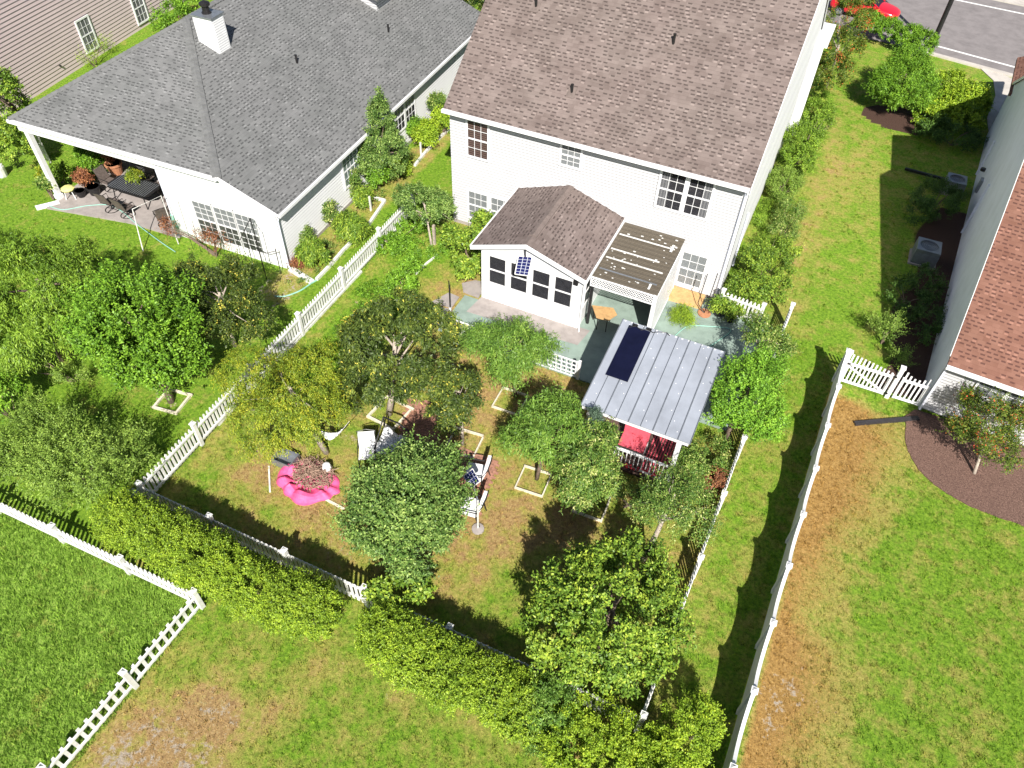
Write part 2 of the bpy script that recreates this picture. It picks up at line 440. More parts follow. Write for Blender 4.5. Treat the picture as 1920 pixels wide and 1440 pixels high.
MULCH_BED = [(5.96, 21.14, 0.00), (6.10, 20.01, 0.00), (6.55, 19.19, 0.00), (7.22, 18.69, 0.00), (8.04, 18.40, 0.00), (8.99, 18.31, 0.00), (9.85, 18.29, -0.00), (12, 17.8), (12, 22), (6.2, 21.9), (5.9, 21.4)]
def lawn_maps(x, y):
    dry = np.full(x.shape, .42); bare = np.zeros(x.shape); mul = np.zeros(x.shape); lush = np.zeros(x.shape); org = np.zeros(x.shape)
    back = (x > -15.3) & (x < 1.0) & (y > 7.25) & (y < 25)
    dry[back] = .63
    # golden worn lawn in the back yard
    for c in ((-11.2, 20.2, 2.0, 2.0), (-9, 16.6, 2.2, 1.6), (-5.5, 16.5, 2.4, 1.8), (-2.5, 11.8, 2.6, 1.8), (-5.5, 11, 2.2, 2), (-9.5, 9.3, 2.5, 1.4), (-12.6, 10.2, 1.5, 1.4), (-8.3, 13.8, 1.6, 1.2)):
        dry += np.where(back, .26*blob(x, y, *c), 0)
    dry -= np.where(back, .34*blob(x, y, -14, 16, 1.6, 5) + .30*blob(x, y, -13.4, 21.6, 1.8, 1.4) + .2*blob(x, y, -3.2, 9.8, 1.5, 1.6), 0)
    for c in ((-9.3, 17.6, .9, .5), (-5.6, 17.2, .9, .5), (-12.9, 10.3, 1, .4), (-8.9, 8.2, .8, .5), (-7.2, 13.0, .8, .5), (-14.4, 18.0, .35, .35), (-11.0, 12.0, 1.0, .5)):
        bare += np.where(back, .48*blob(x, y, *c), 0)
    # long side strip between the houses
    side = (x >= 1.0) & (x < 3.3) | ((x > -1.7) & (x < 8) & (y > 22))
    dry[side] = .47
    dry += np.where(side, .26*blob(x, y, .9, 30, .8, 9) + .2*blob(x, y, 1.8, 37, 1.5, 3) - .12*blob(x, y, 2.8, 26, 1.2, 5) + .14*blob(x, y, 1.1, 11, .5, 4), 0)
    # right hand yard with the scorched band along the fence
    ry = (x >= 3.3) & (y < 22)
    dry[ry] = .42
    lim = np.interp(y, [4, 8.4, 10.3, 11.2, 12.2, 13, 14.7, 17.2, 20, 21, 21.6], [5.0, 4.9, 5.3, 5.0, 4.3, 4.3, 4.7, 5.4, 5.9, 5.6, 3.0])
    org += np.where(ry, np.clip((lim-x)/2.2+.42, 0, 1.05), 0)
    dry += np.where(ry, .3*np.clip(1-np.abs(x-lim-.3)/.8, 0, 1), 0)
    for c in ((4.1, 10.2, .45, .9), (4.9, 9.9, .5, .3), (3.9, 8.7, .4, .6), (3.6, 9.6, .3, .5)):
        bare += np.where(ry, .50*blob(x, y, *c), 0)
    dry += np.where(ry, .2*blob(x, y, 8.3, 11.3, .5), 0)
    # front lawns below the hedge
    fl = (y < 7.25) & (x < 3.0)
    dry[fl] = .45
    fb = fl & (x > -11.4)
    for cx, cy, r, a in ((-10.3, 2.4, .6, .5), (-9.5, 3.2, .55, .42), (-8.9, 2.1, .8, .62), (-8.8, 3.2, .4, .4), (-10.9, 1.3, .7, .5), (-7.1, 5.4, .3, .45), (-7.5, 4.6, .5, .3), (-5.5, 5.4, .45, .45), (-8.1, 3.4, .4, .35), (-3.3, 5.5, .4, .4), (-.9, 5.7, .45, .55), (-9.6, 4.4, .5, .28), (-9.9, 1.1, 1.0, .5)):
        bare += np.where(fb, a*.92*blob(x, y, cx, cy, r*1.15, r*.85), 0); dry += np.where(fb, a*.45*blob(x, y, cx, cy, r*1.8), 0)
    fleft = fl & (x <= -11.4) & (y < 5.2)
    lush[fleft] = 1; dry[fleft] = .20
    # neighbour's yard to the left of the picket fence
    gy = (x < -15.4) & (y > 5.2)
    dry[gy] = .30
    for c in ((-20, 11.6, 1.6, .8), (-17.6, 10.8, .8, .6)):
        bare += np.where(gy, .6*blob(x, y, *c), 0)
    bed = (x > -18.3) & (x < -16.8) & (y > 16.4) & (y < 31)
    dry[bed] = .70; bare += np.where((x > -18.4) & (x < -16.9) & (y > 16) & (y < 18.6), .5, 0)
    # shrub beds along the brown roofed house and by the right hand house
    mul = np.maximum(mul, np.clip((x-4.75-.075*(y-22)-.25*np.sin(y*1.1))/.5+.5, 0, 1)*(x < 6.5+.075*(y-22))*np.clip((y-22.2)/.4, 0, 1)*np.clip((36-y)/.5, 0, 1))
    mul = np.maximum(mul, (blob(x, y, 3.6, 43.6, 1.9, 1.4) > .35)*1.0)
    return dry, bare, mul, lush, org

GROUND = ground_mat('lawn')
GBLADE = ground_mat('lawn_blades', True)
def add_maps(me, co):
    dry, bare, mul, lush, org = lawn_maps(co[:, 0], co[:, 1])
    for nm, a in (('dry', dry), ('bare', bare), ('mulch', mul), ('lush', lush), ('orange', org)):
        at = me.attributes.new(nm, 'FLOAT', 'POINT'); at.data.foreach_set('value', a.astype(np.float32))

def make_ground():
    xs = np.concatenate([np.arange(-240, -46, 8), np.arange(-45, 14, .28), np.arange(14.5, 240, 8)])
    ys = np.concatenate([np.arange(-80, -4, 4), np.arange(-3, 62, .28), np.arange(63, 400, 9)])
    X, Y = np.meshgrid(xs, ys); n, m = X.shape
    co = np.stack([X.ravel(), Y.ravel(), np.zeros(X.size)], 1)
    i = np.arange((n-1)*m).reshape(n-1, m)[:, :-1].ravel()
    F = np.stack([i, i+1, i+m+1, i+m], 1)
    me = bpy.data.meshes.new('ground'); me.from_pydata(co.tolist(), [], F.tolist()); me.materials.append(GROUND)
    add_maps(me, co)
    o = bpy.data.objects.new('ground', me); COL.objects.link(o); struct(o)
make_ground()

# paved surfaces
PATIO = [(-10.85, 17.95), (.45, 17.95), (.45, 24.1), (-1.6, 24.1), (-1.6, 24.6), (-10.0, 24.6), (-10.0, 20.2), (-10.85, 20.2)]
struct(sheet('patio', PATIO, .05, TEAL, .08))
struct(sheet('concrete_walk', [(-10.35, 19.35), (-5.75, 19.55), (-5.6, 20.5), (-10.2, 20.45)], .056, CONC, .09))
struct(sheet('porch_slab', [(-30.06, 17.10, 0.00), (-30.20, 17.95, 0.00), (-30.6, 23.2), (-23.9, 23.5), (-23.4, 18.3), (-23.49, 18.04, 0.00), (-26.02, 17.91, 0.00)], .06, CONC, .1))
for k, p in enumerate(([(-11.9, 18.1), (-10.95, 18.15), (-10.98, 19.2), (-11.95, 19.1)], [(-11.85, 19.25), (-10.98, 19.3), (-11.0, 20.0), (-11.5, 20.05)], [(-11.0, 20.35), (-10.3, 20.3), (-10.35, 21.3), (-10.9, 21.2), (-11.3, 20.8)])):
    tag(sheet('paving_slab', p, .05, CONC, .07), ['grey paving slab beside the pole at the end of the lattice fence', 'grey paving slab between two others at the corner of the teal patio', 'angular grey slab lying against the corner of the sunroom'][k], 'paving slab', 'loose slabs by the patio')
# street
struct(sheet('street', [(-60, 60.5), (-60, 70), (60, 60), (60, 49.2), (12, 51.9), (4.0, 53.4), (-60, 54.6)], .02, ASPH, .06))
struct(sheet('far_pavement', [(-60, 70), (60, 60.1), (60, 67), (-60, 77)], .06, SIDEW, .1))
struct(sheet('kerb', [(3.6, 53.05), (12, 51.45), (60, 48.8), (60, 49.15), (12, 51.85), (3.6, 53.38)], .10, SIDEW, .14))
for k, (a, b) in enumerate((((4.35, 54.55), (40, 47.6)), ((4.9, 63.2), (40, 60.2)))):
    d = (Vector((*b, 0))-Vector((*a, 0))).normalized(); s = Vector((-d.y, d.x, 0))*.09
    A, B_ = Vector((*a, 0)), Vector((*b, 0))
    struct(sheet('road_line', [A-s, B_-s, B_+s, A+s], .026, PAINT, .008))
struct(sheet('driveway', [(5.55, 52.69, 0.00), (7.29, 52.49, 0.00), (8.13, 51.00, 0.00), (8.29, 49.04, 0.00), (7.92, 45.98, 0.00), (8.04, 44.51, 0.00), (8.72, 46.20, 0.00), (13, 43), (14, 51.1), (9.02, 51.85, 0.00), (7.27, 52.88, 0.00)], .045, SIDEW, .08))

MB_ = [Vector((p[0], p[1], 0)) for p in MULCH_BED]; CUR = []
for i in range(6):
    p0, p1, p2, p3 = MB_[max(i-1, 0)], MB_[i], MB_[i+1], MB_[min(i+2, 7)]
    for k in range(6):
        s_ = k/6; q_ = .5*((2*p1)+(p2-p0)*s_+(2*p0-5*p1+4*p2-p3)*s_*s_+(3*p1-p0-3*p2+p3)*s_**3); CUR.append((q_.x+random.uniform(-.02, .02), q_.y+random.uniform(-.02, .02)))
MULCH_BED = CUR+[tuple(p)[:2] for p in MULCH_BED[6:]]
mm, mn, ml_, mb_ = new_mat('mulch'); mt = NT(mn, ml_)
ml_.new(mt.ramp(mt.noise(26, mt.pos(), 5, .8), [(.34, (.06, .032, .024)), (.5, (.17, .095, .072)), (.66, (.36, .22, .17))]), mb_.inputs[0]); mb_.inputs['Roughness'].default_value = .95
ml_.new(mt.bump(mt.noise(30, mt.pos(), 5, .8), 1, .05), mb_.inputs['Normal'])
struct(sheet('mulch_bed', MULCH_BED, .03, mm, .06))
# grass blades (countless: stuff)
def make_grass(name, n, xr, yr, cond, hmin, hmax, wd):
    x = rng.uniform(*xr, n); y = rng.uniform(*yr, n)
    nk = n//16; cx = rng.uniform(*xr, nk); cy = rng.uniform(*yr, nk); ct = rng.uniform(-.28, .28, nk)     # tufts
    k = rng.integers(0, nk, n); tu = rng.uniform(0, 1, n) < .55
    x = np.where(tu, cx[k]+rng.normal(0, .045, n), x); y = np.where(tu, cy[k]+rng.normal(0, .045, n), y); tt = np.where(tu, ct[k], 0)
    dry, bare, mul, lush, org = lawn_maps(x, y)
    jit = rng.uniform(0, 1, n)
    keep = cond(x, y) & (mul < .5) & (bare*1.1 < jit)
    # not on paving or under houses
    for P in (MULCH_BED, PATIO, [(-31.2, 17.8), (-17.9, 18.3), (-18.8, 41), (-31.2, 41)], [(-14, 24.3), (-1.4, 24.3), (-1.4, 41), (-14, 41)], [(6, 21.7), (20, 21), (20, 46), (8, 46)], [(-4.1, 15), (-.7, 15), (-.7, 18.4), (-4.1, 18.4)]):
        keep &= ~inpoly(x, y, P)
    x, y, tu, tt = x[keep], y[keep], tu[keep], tt[keep]; n = len(x)
    h = rng.uniform(hmin, hmax, n)*np.where(tu, 1.25, .85); a = rng.uniform(0, 6.283, n); t = rng.uniform(0, .9, n); b = rng.uniform(0, 6.283, n)
    w = wd*rng.uniform(.7, 1.3, n)
    p0 = np.stack([x-np.cos(a)*w, y-np.sin(a)*w, np.zeros(n)], 1); p1 = np.stack([x+np.cos(a)*w, y+np.sin(a)*w, np.zeros(n)], 1)
    p2 = np.stack([x+np.cos(b)*np.sin(t)*h, y+np.sin(b)*np.sin(t)*h, h*np.cos(t)], 1)
    V = np.stack([p0, p1, p2], 1).reshape(-1, 3); F = np.arange(3*n).reshape(-1, 3)
    me = mesh_np(name, V, F, GBLADE)
    add_maps(me, V)
    at = me.attributes.new('tone', 'FLOAT', 'POINT'); at.data.foreach_set('value', np.repeat(np.clip(rng.uniform(.1, .9, n)+tt, 0, 1), 3).astype(np.float32))
    o = bpy.data.objects.new(name, me); COL.objects.link(o); o['kind'] = 'stuff'
    return o
def mesh_np(name, V, F, mat):
    me = bpy.data.meshes.new(name); nv, nf, k = len(V), len(F), F.shape[1]
    me.vertices.add(nv); me.vertices.foreach_set('co', V.astype(np.float32).ravel())
    me.loops.add(nf*k); me.loops.foreach_set('vertex_index', F.astype(np.int32).ravel())
    me.polygons.add(nf); me.polygons.foreach_set('loop_start', (np.arange(nf)*k).astype(np.int32))
    me.update(calc_edges=True); me.materials.append(mat)
    return me
make_grass('tall_grass', 110000, (-21, -11.4), (-2, 5.2), lambda x, y: x < -11.4, .04, .13, .012)
make_grass('lawn_grass', 330000, (-15.4, 12.5), (-1, 24), lambda x, y: (x > -11.4) | (y > 7.3), .025, .075, .011)
make_grass('side_grass', 120000, (-34, 8), (8, 50), lambda x, y: (x < -15.4) & (y < 33) | (x > -.9) & (y > 24), .04, .10, .016)

# ================================================================ BROWN ROOFED HOUSE
WY = 24.45
h1 = thing('house', 'two storey white sided house with a brown shingle roof in the middle', 'house', (-7.6, 31, 0))
EZ, SL = 5.45, .75
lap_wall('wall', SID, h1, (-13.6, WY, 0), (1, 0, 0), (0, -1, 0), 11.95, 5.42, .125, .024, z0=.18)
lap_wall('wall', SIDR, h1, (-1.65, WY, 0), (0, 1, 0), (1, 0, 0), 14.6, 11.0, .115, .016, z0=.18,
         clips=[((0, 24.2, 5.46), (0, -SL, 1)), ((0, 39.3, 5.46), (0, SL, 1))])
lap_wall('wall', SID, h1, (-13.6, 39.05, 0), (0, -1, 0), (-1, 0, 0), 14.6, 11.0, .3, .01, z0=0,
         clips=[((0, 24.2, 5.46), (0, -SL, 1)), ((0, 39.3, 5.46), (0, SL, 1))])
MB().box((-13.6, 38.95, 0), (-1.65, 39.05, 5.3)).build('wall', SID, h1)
MB().box((-13.58, WY-.004, 0), (-1.67, WY+.3, .18)).box((-1.9, WY, 0), (-1.642, 39, .18)).build('foundation', CONC, h1)
b = MB(); RY = 31.75; RZ = EZ+(RY-24.15)*SL
slab(b, [(-13.72, 24.15, EZ), (-1.6, 24.15, EZ), (-1.6, RY, RZ), (-13.72, RY, RZ)], .16, (1, 0, 0))
slab(b, [(-13.72, RY, RZ), (-1.6, RY, RZ), (-1.6, 39.35, EZ), (-13.72, 39.35, EZ)], .16, (1, 0, 0))
roof = b.build('roof', BROWNS, h1)
# gutter, fascia, corner board, downspouts
MB().box((-13.74, 24.02, EZ-.13), (-1.62, 24.145, EZ-.005)).build('gutter', W, roof)
MB().box((-13.6, 24.15, EZ-.12), (-1.65, WY-.001, EZ-.10)).build('soffit', W, roof)
b = MB()
for y0, z0, y1, z1 in ((24.1, EZ-.04, RY, RZ-.0), (39.4, EZ-.04, RY, RZ)):
    b.hexa([(-1.598, y0, z0-.20), (-1.575, y0, z0-.20), (-1.575, y1, z1-.20), (-1.598, y1, z1-.20), (-1.598, y0, z0+.02), (-1.575, y0, z0+.02), (-1.575, y1, z1+.02), (-1.598, y1, z1+.02)])
b.build('rake_trim', W, roof)
MB().box((-1.79, WY-.045, .15), (-1.62, WY-.015, 5.2)).box((-1.64, WY-.045, .15), (-1.615, WY+.11, 5.2)).build('corner_board', W, h1)
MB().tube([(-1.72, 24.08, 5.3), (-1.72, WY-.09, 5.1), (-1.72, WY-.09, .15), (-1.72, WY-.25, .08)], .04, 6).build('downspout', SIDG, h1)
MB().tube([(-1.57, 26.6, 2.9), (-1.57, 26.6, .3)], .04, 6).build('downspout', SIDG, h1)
# rear windows
def main_win(x, z, w, h, **k): return window(h1, (x, WY-.016, z), (1, 0, 0), (0, -1, 0), w, h, **k)
main_win(-12.78, 3.55, .87, 1.52, blind=BL_B)
main_win(-8.76, 4.28, .76, .82, blind=BL_W)
main_win(-4.80, 3.62, .88, 1.52, blind=BL_D, curtain=[(0, .38)], glass=GL)
main_win(-3.74, 3.62, .84, 1.52, blind=BL_D, curtain=[(.66, 1)], glass=GL)
main_win(-12.78, .55, .85, 1.30, blind=BL_W)
main_win(-11.72, .55, .85, 1.30, blind=BL_W)
main_win(-3.36, .42, .92, 1.50, blind=BL_W)
# roof vents
for x, y, hh in ((-6.0, 27.75, .42), (-9.0, 25.62, .36), (-11.6, 28.0, .42)):
    z = EZ+(y-24.15)*SL
    v = MB().lathe((x, y, z-.08), [(.05, 0), (.05, hh), (.062, hh), (.062, hh+.03), (.04, hh+.03)], 10).build('roof_vent', BLACK, h1)
    MB().hexa([(x-.16, y-.2, z-.14), (x+.16, y-.2, z-.14), (x+.16, y+.16, z+.13), (x-.16, y+.16, z+.13), (x-.16, y-.2, z-.125), (x+.16, y-.2, z-.125), (x+.16, y+.16, z+.145), (x-.16, y+.16, z+.145)]).build('flashing', CAPB, v)
# front porch end seen past the rake
MB().box((-1.64, 39.1, 0), (-1.25, 39.5, 4.6)).box((-3, 39.1, 4.6), (-1.1, 41.5, 4.85)).build('front_porch', W, h1)

# ---------------- sunroom
sr = thing('sunroom', 'white sunroom with a gabled brown roof and a row of four dark windows', 'sunroom', (-8.2, 22.4, 0))
SX0, SX1, SY = -10.2, -6.08, 20.4
lap_wall('wall', W, sr, (SX0, SY, 0), (1, 0, 0), (0, -1, 0), SX1-SX0, 3.4, .16, .004,
              clips=[((SX0-.3, 0, 2.58), (-.30, 0, 1)), ((SX1+.15, 0, 2.58), (.30, 0, 1))])
lap_wall('wall', W, sr, (SX1, SY, 0), (0, 1, 0), (1, 0, 0), WY-SY, 2.55, .16, .006)
lap_wall('wall', W, sr, (SX0, WY, 0), (0, -1, 0), (-1, 0, 0), WY-SY, 2.55, .16, .006)
xm = -8.3; zr = 3.42; ze = 2.64
b = MB()
slab(b, [(SX0-.32, SY-.22, ze), (xm, SY-.22, zr), (xm, WY-.01, zr), (SX0-.32, WY-.01, ze)], .10, (0, 1, 0))
slab(b, [(xm, SY-.22, zr), (SX1+.14, SY-.22, ze), (SX1+.14, WY-.01, ze), (xm, WY-.01, zr)], .10, (0, 1, 0))
b.build('sunroom_roof', BROWNS, sr)
k1 = (zr-ze)/(xm-SX0+.32); k2 = (zr-ze)/(SX1+.14-xm)
b = MB()
for y0, y1, hw, up in ((SY-.2, SY+.35, .17, .02), (SY+.37, WY-.9, .15, .06), (WY-.88, WY-.02, .17, .02)):
    b.face([(xm-hw, y0, zr-hw*k1+up), (xm, y0, zr+up), (xm, y1, zr+up), (xm-hw, y1, zr-hw*k1+up)])
    b.face([(xm, y0, zr+up), (xm+hw, y0, zr-hw*k2+up), (xm+hw, y1, zr-hw*k2+up), (xm, y1, zr+up)])
    b.face([(xm-hw, y0, zr-hw*k1), (xm+hw, y0, zr-hw*k2), (xm+hw, y0, zr-hw*k2+up), (xm, y0, zr+up), (xm-hw, y0, zr-hw*k1+up)])
    b.face([(xm+hw, y0, zr-hw*k2), (xm+hw, y1, zr-hw*k2), (xm+hw, y1, zr-hw*k2+up), (xm+hw, y0, zr-hw*k2+up)])
b.build('ridge_cap', CAPB, sr)
b = MB()
for x0, z0, x1, z1 in ((SX0-.34, ze, xm, zr), (SX1+.16, ze, xm, zr)):
    b.hexa([(x0, SY-.262, z0-.17), (x0, SY-.224, z0-.17), (x1, SY-.224, z1-.17), (x1, SY-.262, z1-.17), (x0, SY-.262, z0+.015), (x0, SY-.224, z0+.015), (x1, SY-.224, z1+.015), (x1, SY-.262, z1+.015)])
b.box((SX1+.15, SY-.2, ze-.12), (SX1+.21, WY-.02, ze-.02)).box((SX0-.39, SY-.2, ze-.12), (SX0-.33, WY-.02, ze-.02))
b.build('roof_trim', W, sr)
for x in (-9.83, -8.93, -8.03, -7.13):
    w_ = window(sr, (x, SY-.008, 1.02), (1, 0, 0), (0, -1, 0), .66, 1.26, cols=1, rows=1, blind=BL_D, glass=GL, casing=.05)
window(sr, (SX1+.012, SY+.25, 1.05), (0, 1, 0), (1, 0, 0), .7, 1.2, cols=1, rows=1, blind=BL_D, glass=GL, casing=.05)
MB().tube([(SX1+.09, SY-.12, 2.5), (SX1+.06, SY-.05, .2), (SX1+.12, SY-.2, .08)], .03, 6).build('downspout', W, sr)
MB().box((SX1-.35, SY-.10, 2.18), (SX1-.17, SY-.01, 2.36)).build('lamp', BLACK, sr)
# solar panel hung from the gable
sp = thing('solar_panel', 'small blue solar panel hanging from the gable of the sunroom', 'solar panel', (-8.5, SY-.3, 2.6))
P0, P1, P2, P3 = (-8.62, 20.26, 2.75), (-8.14, 20.44, 2.75), (-7.98, 19.73, 2.45), (-8.45, 19.60, 2.45)
b = MB(); b.face([P0, P1, P2, P3][::-1], [(0, 0), (3, 0), (3, 6), (0, 6)][::-1]); pn = b.build('panel', SOL, sp)
b = MB()
q = [Vector(p)-Vector((0, -.03, .05)) for p in (P0, P1, P2, P3)]; e = [Vector(p)-Vector((0, 0, .006)) for p in (P0, P1, P2, P3)]
b.hexa([q[3], q[2], q[1], q[0], e[3], e[2], e[1], e[0]])
for i in range(4): b.bar(P0 if i == 0 else (P0, P1, P2, P3)[i], (P0, P1, P2, P3)[(i+1) % 4], .03)
b.build('frame', TRIM, sp)
MB().bar((-8.32, SY-.24, 3.2), Vector(P0)*.5+Vector(P1)*.5, .05).build('bracket', BLACK, sp)

# ---------------- corrugated patio cover and its screens
pc = thing('patio_cover', 'brown corrugated patio cover with white lattice between sunroom and house wall', 'patio cover', (-4.7, 22.4, 0))
b = MB(); n = 64
for k in range(n):
    y0 = 20.82+(24.35-20.82)*k/n; y1 = 20.82+(24.35-20.82)*(k+1)/n
    z0 = 2.42+(y0-20.82)*.03+(.014 if k % 2 else 0); z1 = 2.42+(y1-20.82)*.03+(0 if k % 2 else .014)
    b.hexa([(-5.93, y0, z0-.01), (-3.42, y0, z0-.01), (-3.42, y1, z1-.01), (-5.93, y1, z1-.01), (-5.93, y0, z0), (-3.42, y0, z0), (-3.42, y1, z1), (-5.93, y1, z1)])
b.build('roof', CORR, pc)
for y in (21.3, 22.0, 22.55, 23.5):
    MB().box((-5.8, y-.035, 2.46+(y-20.8)*.03), (-3.6 if y != 22.55 else -3.9, y+.035, 2.475+(y-20.8)*.03)).build('batten', GREYM if y == 21.3 else TRIM, pc)
b = MB()
for k in range(46):
    x = random.uniform(-5.75, -3.55); y = random.uniform(20.95, 24.1); z = 2.463+(y-20.8)*.03; s = random.uniform(.02, .05)
    MB().box((x-s, y-s*.6, z), (x+s, y+s*.6, z+.012)).build('patch', TRIM, pc)
MB().box((-3.75, 23.3, 2.55), (-3.65, 23.75, 2.56)).build('patch', TRIM, pc); MB().box((-3.85, 20.95, 2.47), (-3.77, 21.35, 2.48)).build('patch', TRIM, pc)
def lattice(name, parent, o, u, n, w, h, step, bar, mat, diag=True, th=.02):
    b = MB(); o, u, n = Vector(o), Vector(u).normalized(), Vector(n).normalized(); z = Vector((0, 0, 1))
    b.ob(o, u, n, (0, 0, 0), (w, th+.01, bar*1.6)); b.ob(o, u, n, (0, 0, h-bar*1.6), (w, th+.01, h))
    b.ob(o, u, n, (0, 0, bar*1.6), (bar*1.6, th+.01, h-bar*1.6)); b.ob(o, u, n, (w-bar*1.6, 0, bar*1.6), (w, th+.01, h-bar*1.6))
    if diag:
        k = -h
        while k < w:
            for sg in (1, -1):
                a, c = (k, 0), (k+h, h)
                if a[0] < 0: a = (0, -k)
                if c[0] > w: c = (w, w-k)
                if c[1] > a[1]+.02:
                    za, zc = (a[1], c[1]) if sg > 0 else (h-a[1], h-c[1])
                    b.bar(o+u*a[0]+z*za+n*(th*(.3 if sg > 0 else .75)), o+u*c[0]+z*zc+n*(th*(.3 if sg > 0 else .75)), bar, th*.45, up=n)
            k += step
    else:
        k = step
        while k < w: b.ob(o, u, n, (k-bar/2, 0, bar), (k+bar/2, th, h-bar)); k += step
        k = step
        while k < h: b.ob(o, u, n, (bar, .002, k-bar/2), (w-bar, th+.012, k+bar/2)); k += step
    return b.build(name, mat, parent)
lattice('lattice_valance', pc, (-5.93, 20.80, 1.98), (1, 0, 0), (0, -1, 0), 2.5, .44, .11, .022, W)
lattice('lattice_screen', pc, (-3.44, 20.85, .1), (0, 1, 0), (1, 0, 0), 3.4, 2.2, .085, .045, W)
for x, y in ((-5.85, 20.86), (-3.5, 20.86)):
    MB().box((x-.05, y-.05, .05), (x+.05, y+.05, 2.42)).build('post', BLACK if x < -5 else W, pc)

# tan topped garden table, swing bench under the cover
tt = thing('garden_table', 'tan topped angular table standing under the edge of the patio cover', 'table', (-5.24, 21.24, 0.00))
b = MB(); pts = [(-5.85, 21.18, 0.72), (-5.06, 21.40, 0.72), (-4.80, 21.10, 0.72), (-5.00, 20.63, 0.72), (-5.46, 20.60, 0.72)]
top = [Vector(p) for p in pts]; b.face(top[::-1]); b.face([p-Vector((0, 0, .03)) for p in top])
for i in range(5): b.face([top[i], top[(i+1) % 5], top[(i+1) % 5]-Vector((0, 0, .03)), top[i]-Vector((0, 0, .03))])
b.build('table_top', WOOD, tt)
for p in (top[0], top[1], top[3], top[4]):
    c = sum(top, Vector())/5; q = p.lerp(c, .2)
    MB().tube([(q.x, q.y, .69), (q.x, q.y, .05)], .018, 6).build('leg', BLACK, tt)
sw = thing('garden_bench', 'black slatted metal bench in the shade under the patio cover', 'bench', (-4.4, 23.3, .05))
b = MB()
for k in range(9): b.box((-5.2, 23.0+k*.055, .45), (-3.7, 23.035+k*.055, .47))
b.build('seat', BLACK, sw); b = MB()
for k in range(22): b.box((-5.2+k*.07, 23.52, .5), (-5.17+k*.07, 23.55, .95))
b.box((-5.22, 23.5, .93), (-3.68, 23.57, .97)).build('backrest', BLACK, sw)
for x in (-5.2, -3.72):
    for y in (23.02, 23.5): MB().box((x, y, .05), (x+.04, y+.04, .45)).build('leg', BLACK, sw)
tag(MB().hexa([(-3.75, 23.55, .05), (-2.1, 23.6, .05), (-2.1, 24.40, .05), (-3.75, 24.40, .05), (-3.73, 23.57, .2), (-2.12, 23.62, .2), (-2.12, 24.38, .2), (-3.73, 24.38, .2)]).build('wooden_step', WOOD), 'long tan wooden step under the ground floor window of the brown roofed house', 'step')

# ================================================================ GREY ROOFED HOUSE
O2 = Vector((-18.05, 18.45, 0)); A2 = Vector((math.cos(R(2.4)), math.sin(R(2.4)), 0)); B2 = Vector((-A2.y, A2.x, 0))
def L2(a, b, z=0): return O2+A2*a+B2*b+Vector((0, 0, z))
h2 = thing('house', 'low white house with a grey hipped shingle roof and a corner porch', 'house', L2(-6, 10))
zp = lambda a: 2.85-.40*a
WA = -.12
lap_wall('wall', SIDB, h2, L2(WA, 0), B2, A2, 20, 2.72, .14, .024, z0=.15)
MB().hexa([L2(WA-.1, -.002), L2(WA+.012, -.002), L2(WA+.012, 20), L2(WA-.1, 20), L2(WA-.1, -.002, .15), L2(WA+.012, -.002, .15), L2(WA+.012, 20, .15), L2(WA-.1, 20, .15)]).build('foundation', CONC, h2)
sl2 = (A2*.40+Vector((0, 0, 1)))
lap_wall('wall', W, h2, L2(-5.5, 0), A2, -B2, 5.5+WA-.002, 5, .2, .004, clips=[(L2(0, 0, zp(0)-.10), sl2), (L2(0, 0, 3.5), (0, 0, 1))])
b = MB()
b.hexa([L2(-5.6, .01), L2(-5.5, .01), L2(-5.5, 5), L2(-5.6, 5), L2(-5.6, .01, 3.5), L2(-5.5, .01, 3.5), L2(-5.5, 5, 3.5), L2(-5.6, 5, 3.5)])
b.hexa([L2(-12.4, 5), L2(-5.5, 5), L2(-5.5, 5.1), L2(-12.4, 5.1), L2(-12.4, 5, 3.5), L2(-5.5, 5, 3.5), L2(-5.5, 5.1, 3.5), L2(-12.4, 5.1, 3.5)])
b.hexa([L2(-12.5, 5.1), L2(-12.4, 5.1), L2(-12.4, 20), L2(-12.5, 20), L2(-12.5, 5.1, 3.4), L2(-12.4, 5.1, 3.4), L2(-12.4, 20, 3.4), L2(-12.5, 20, 3.4)])
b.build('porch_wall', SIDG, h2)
ap = L2(-8.3, 6.6, zp(-8.3)); re_ = L2(-8.3, 20.2, zp(-8.3))
hc = L2(-2.33, -.12, zp(-2.33)); le = L2(-12.75, -.12, zp(-2.33)); le2 = L2(-12.75, 20.2, zp(-2.33))
ev = L2(.15, -.12, zp(.15)); ev2 = L2(.15, 20.2, zp(.15))
b = MB()
slab(b, [ev, ev2, re_, ap, hc], .14, B2)
slab(b, [hc, ap, le], .14, A2)
slab(b, [le, ap, re_, le2], .14, B2)
r2 = b.build('roof', GREYS, h2)
def cap(name, p, q, mat, parent, w=.16, up=.035, n1=None, n2=None):
    """row of overlapping ridge shingles"""
    p, q = Vector(p), Vector(q); d = (q-p); Ln = d.length; d.normalize(); s = d.cross(Vector((0, 0, 1))).normalized(); b = MB()
    k = 0.0; i = 0
    while k < Ln:
        a = p+d*k; c = p+d*min(k+.26, Ln); lift = .03
        for sg in (1, -1):
            dn = Vector((0, 0, -w*(n1 if sg > 0 else n2)))
            t0, t1 = a+Vector((0, 0, up+lift)), c+Vector((0, 0, up))
            e0, e1 = t0+s*sg*w+dn, t1+s*sg*w+dn
            b.face([t0, e0, e1, t1] if sg < 0 else [t0, t1, e1, e0]); b.face([e0, t0, t0-Vector((0, 0, .04)), e0-Vector((0, 0, .04))])
            b.face([e0, e0-Vector((0, 0, .06)), e1-Vector((0, 0, .06)), e1])
        k += .2
    return b.build(name, mat, parent)
cap('ridge_cap', hc, ap, CAPG, r2, .17, .03, .29, .25)
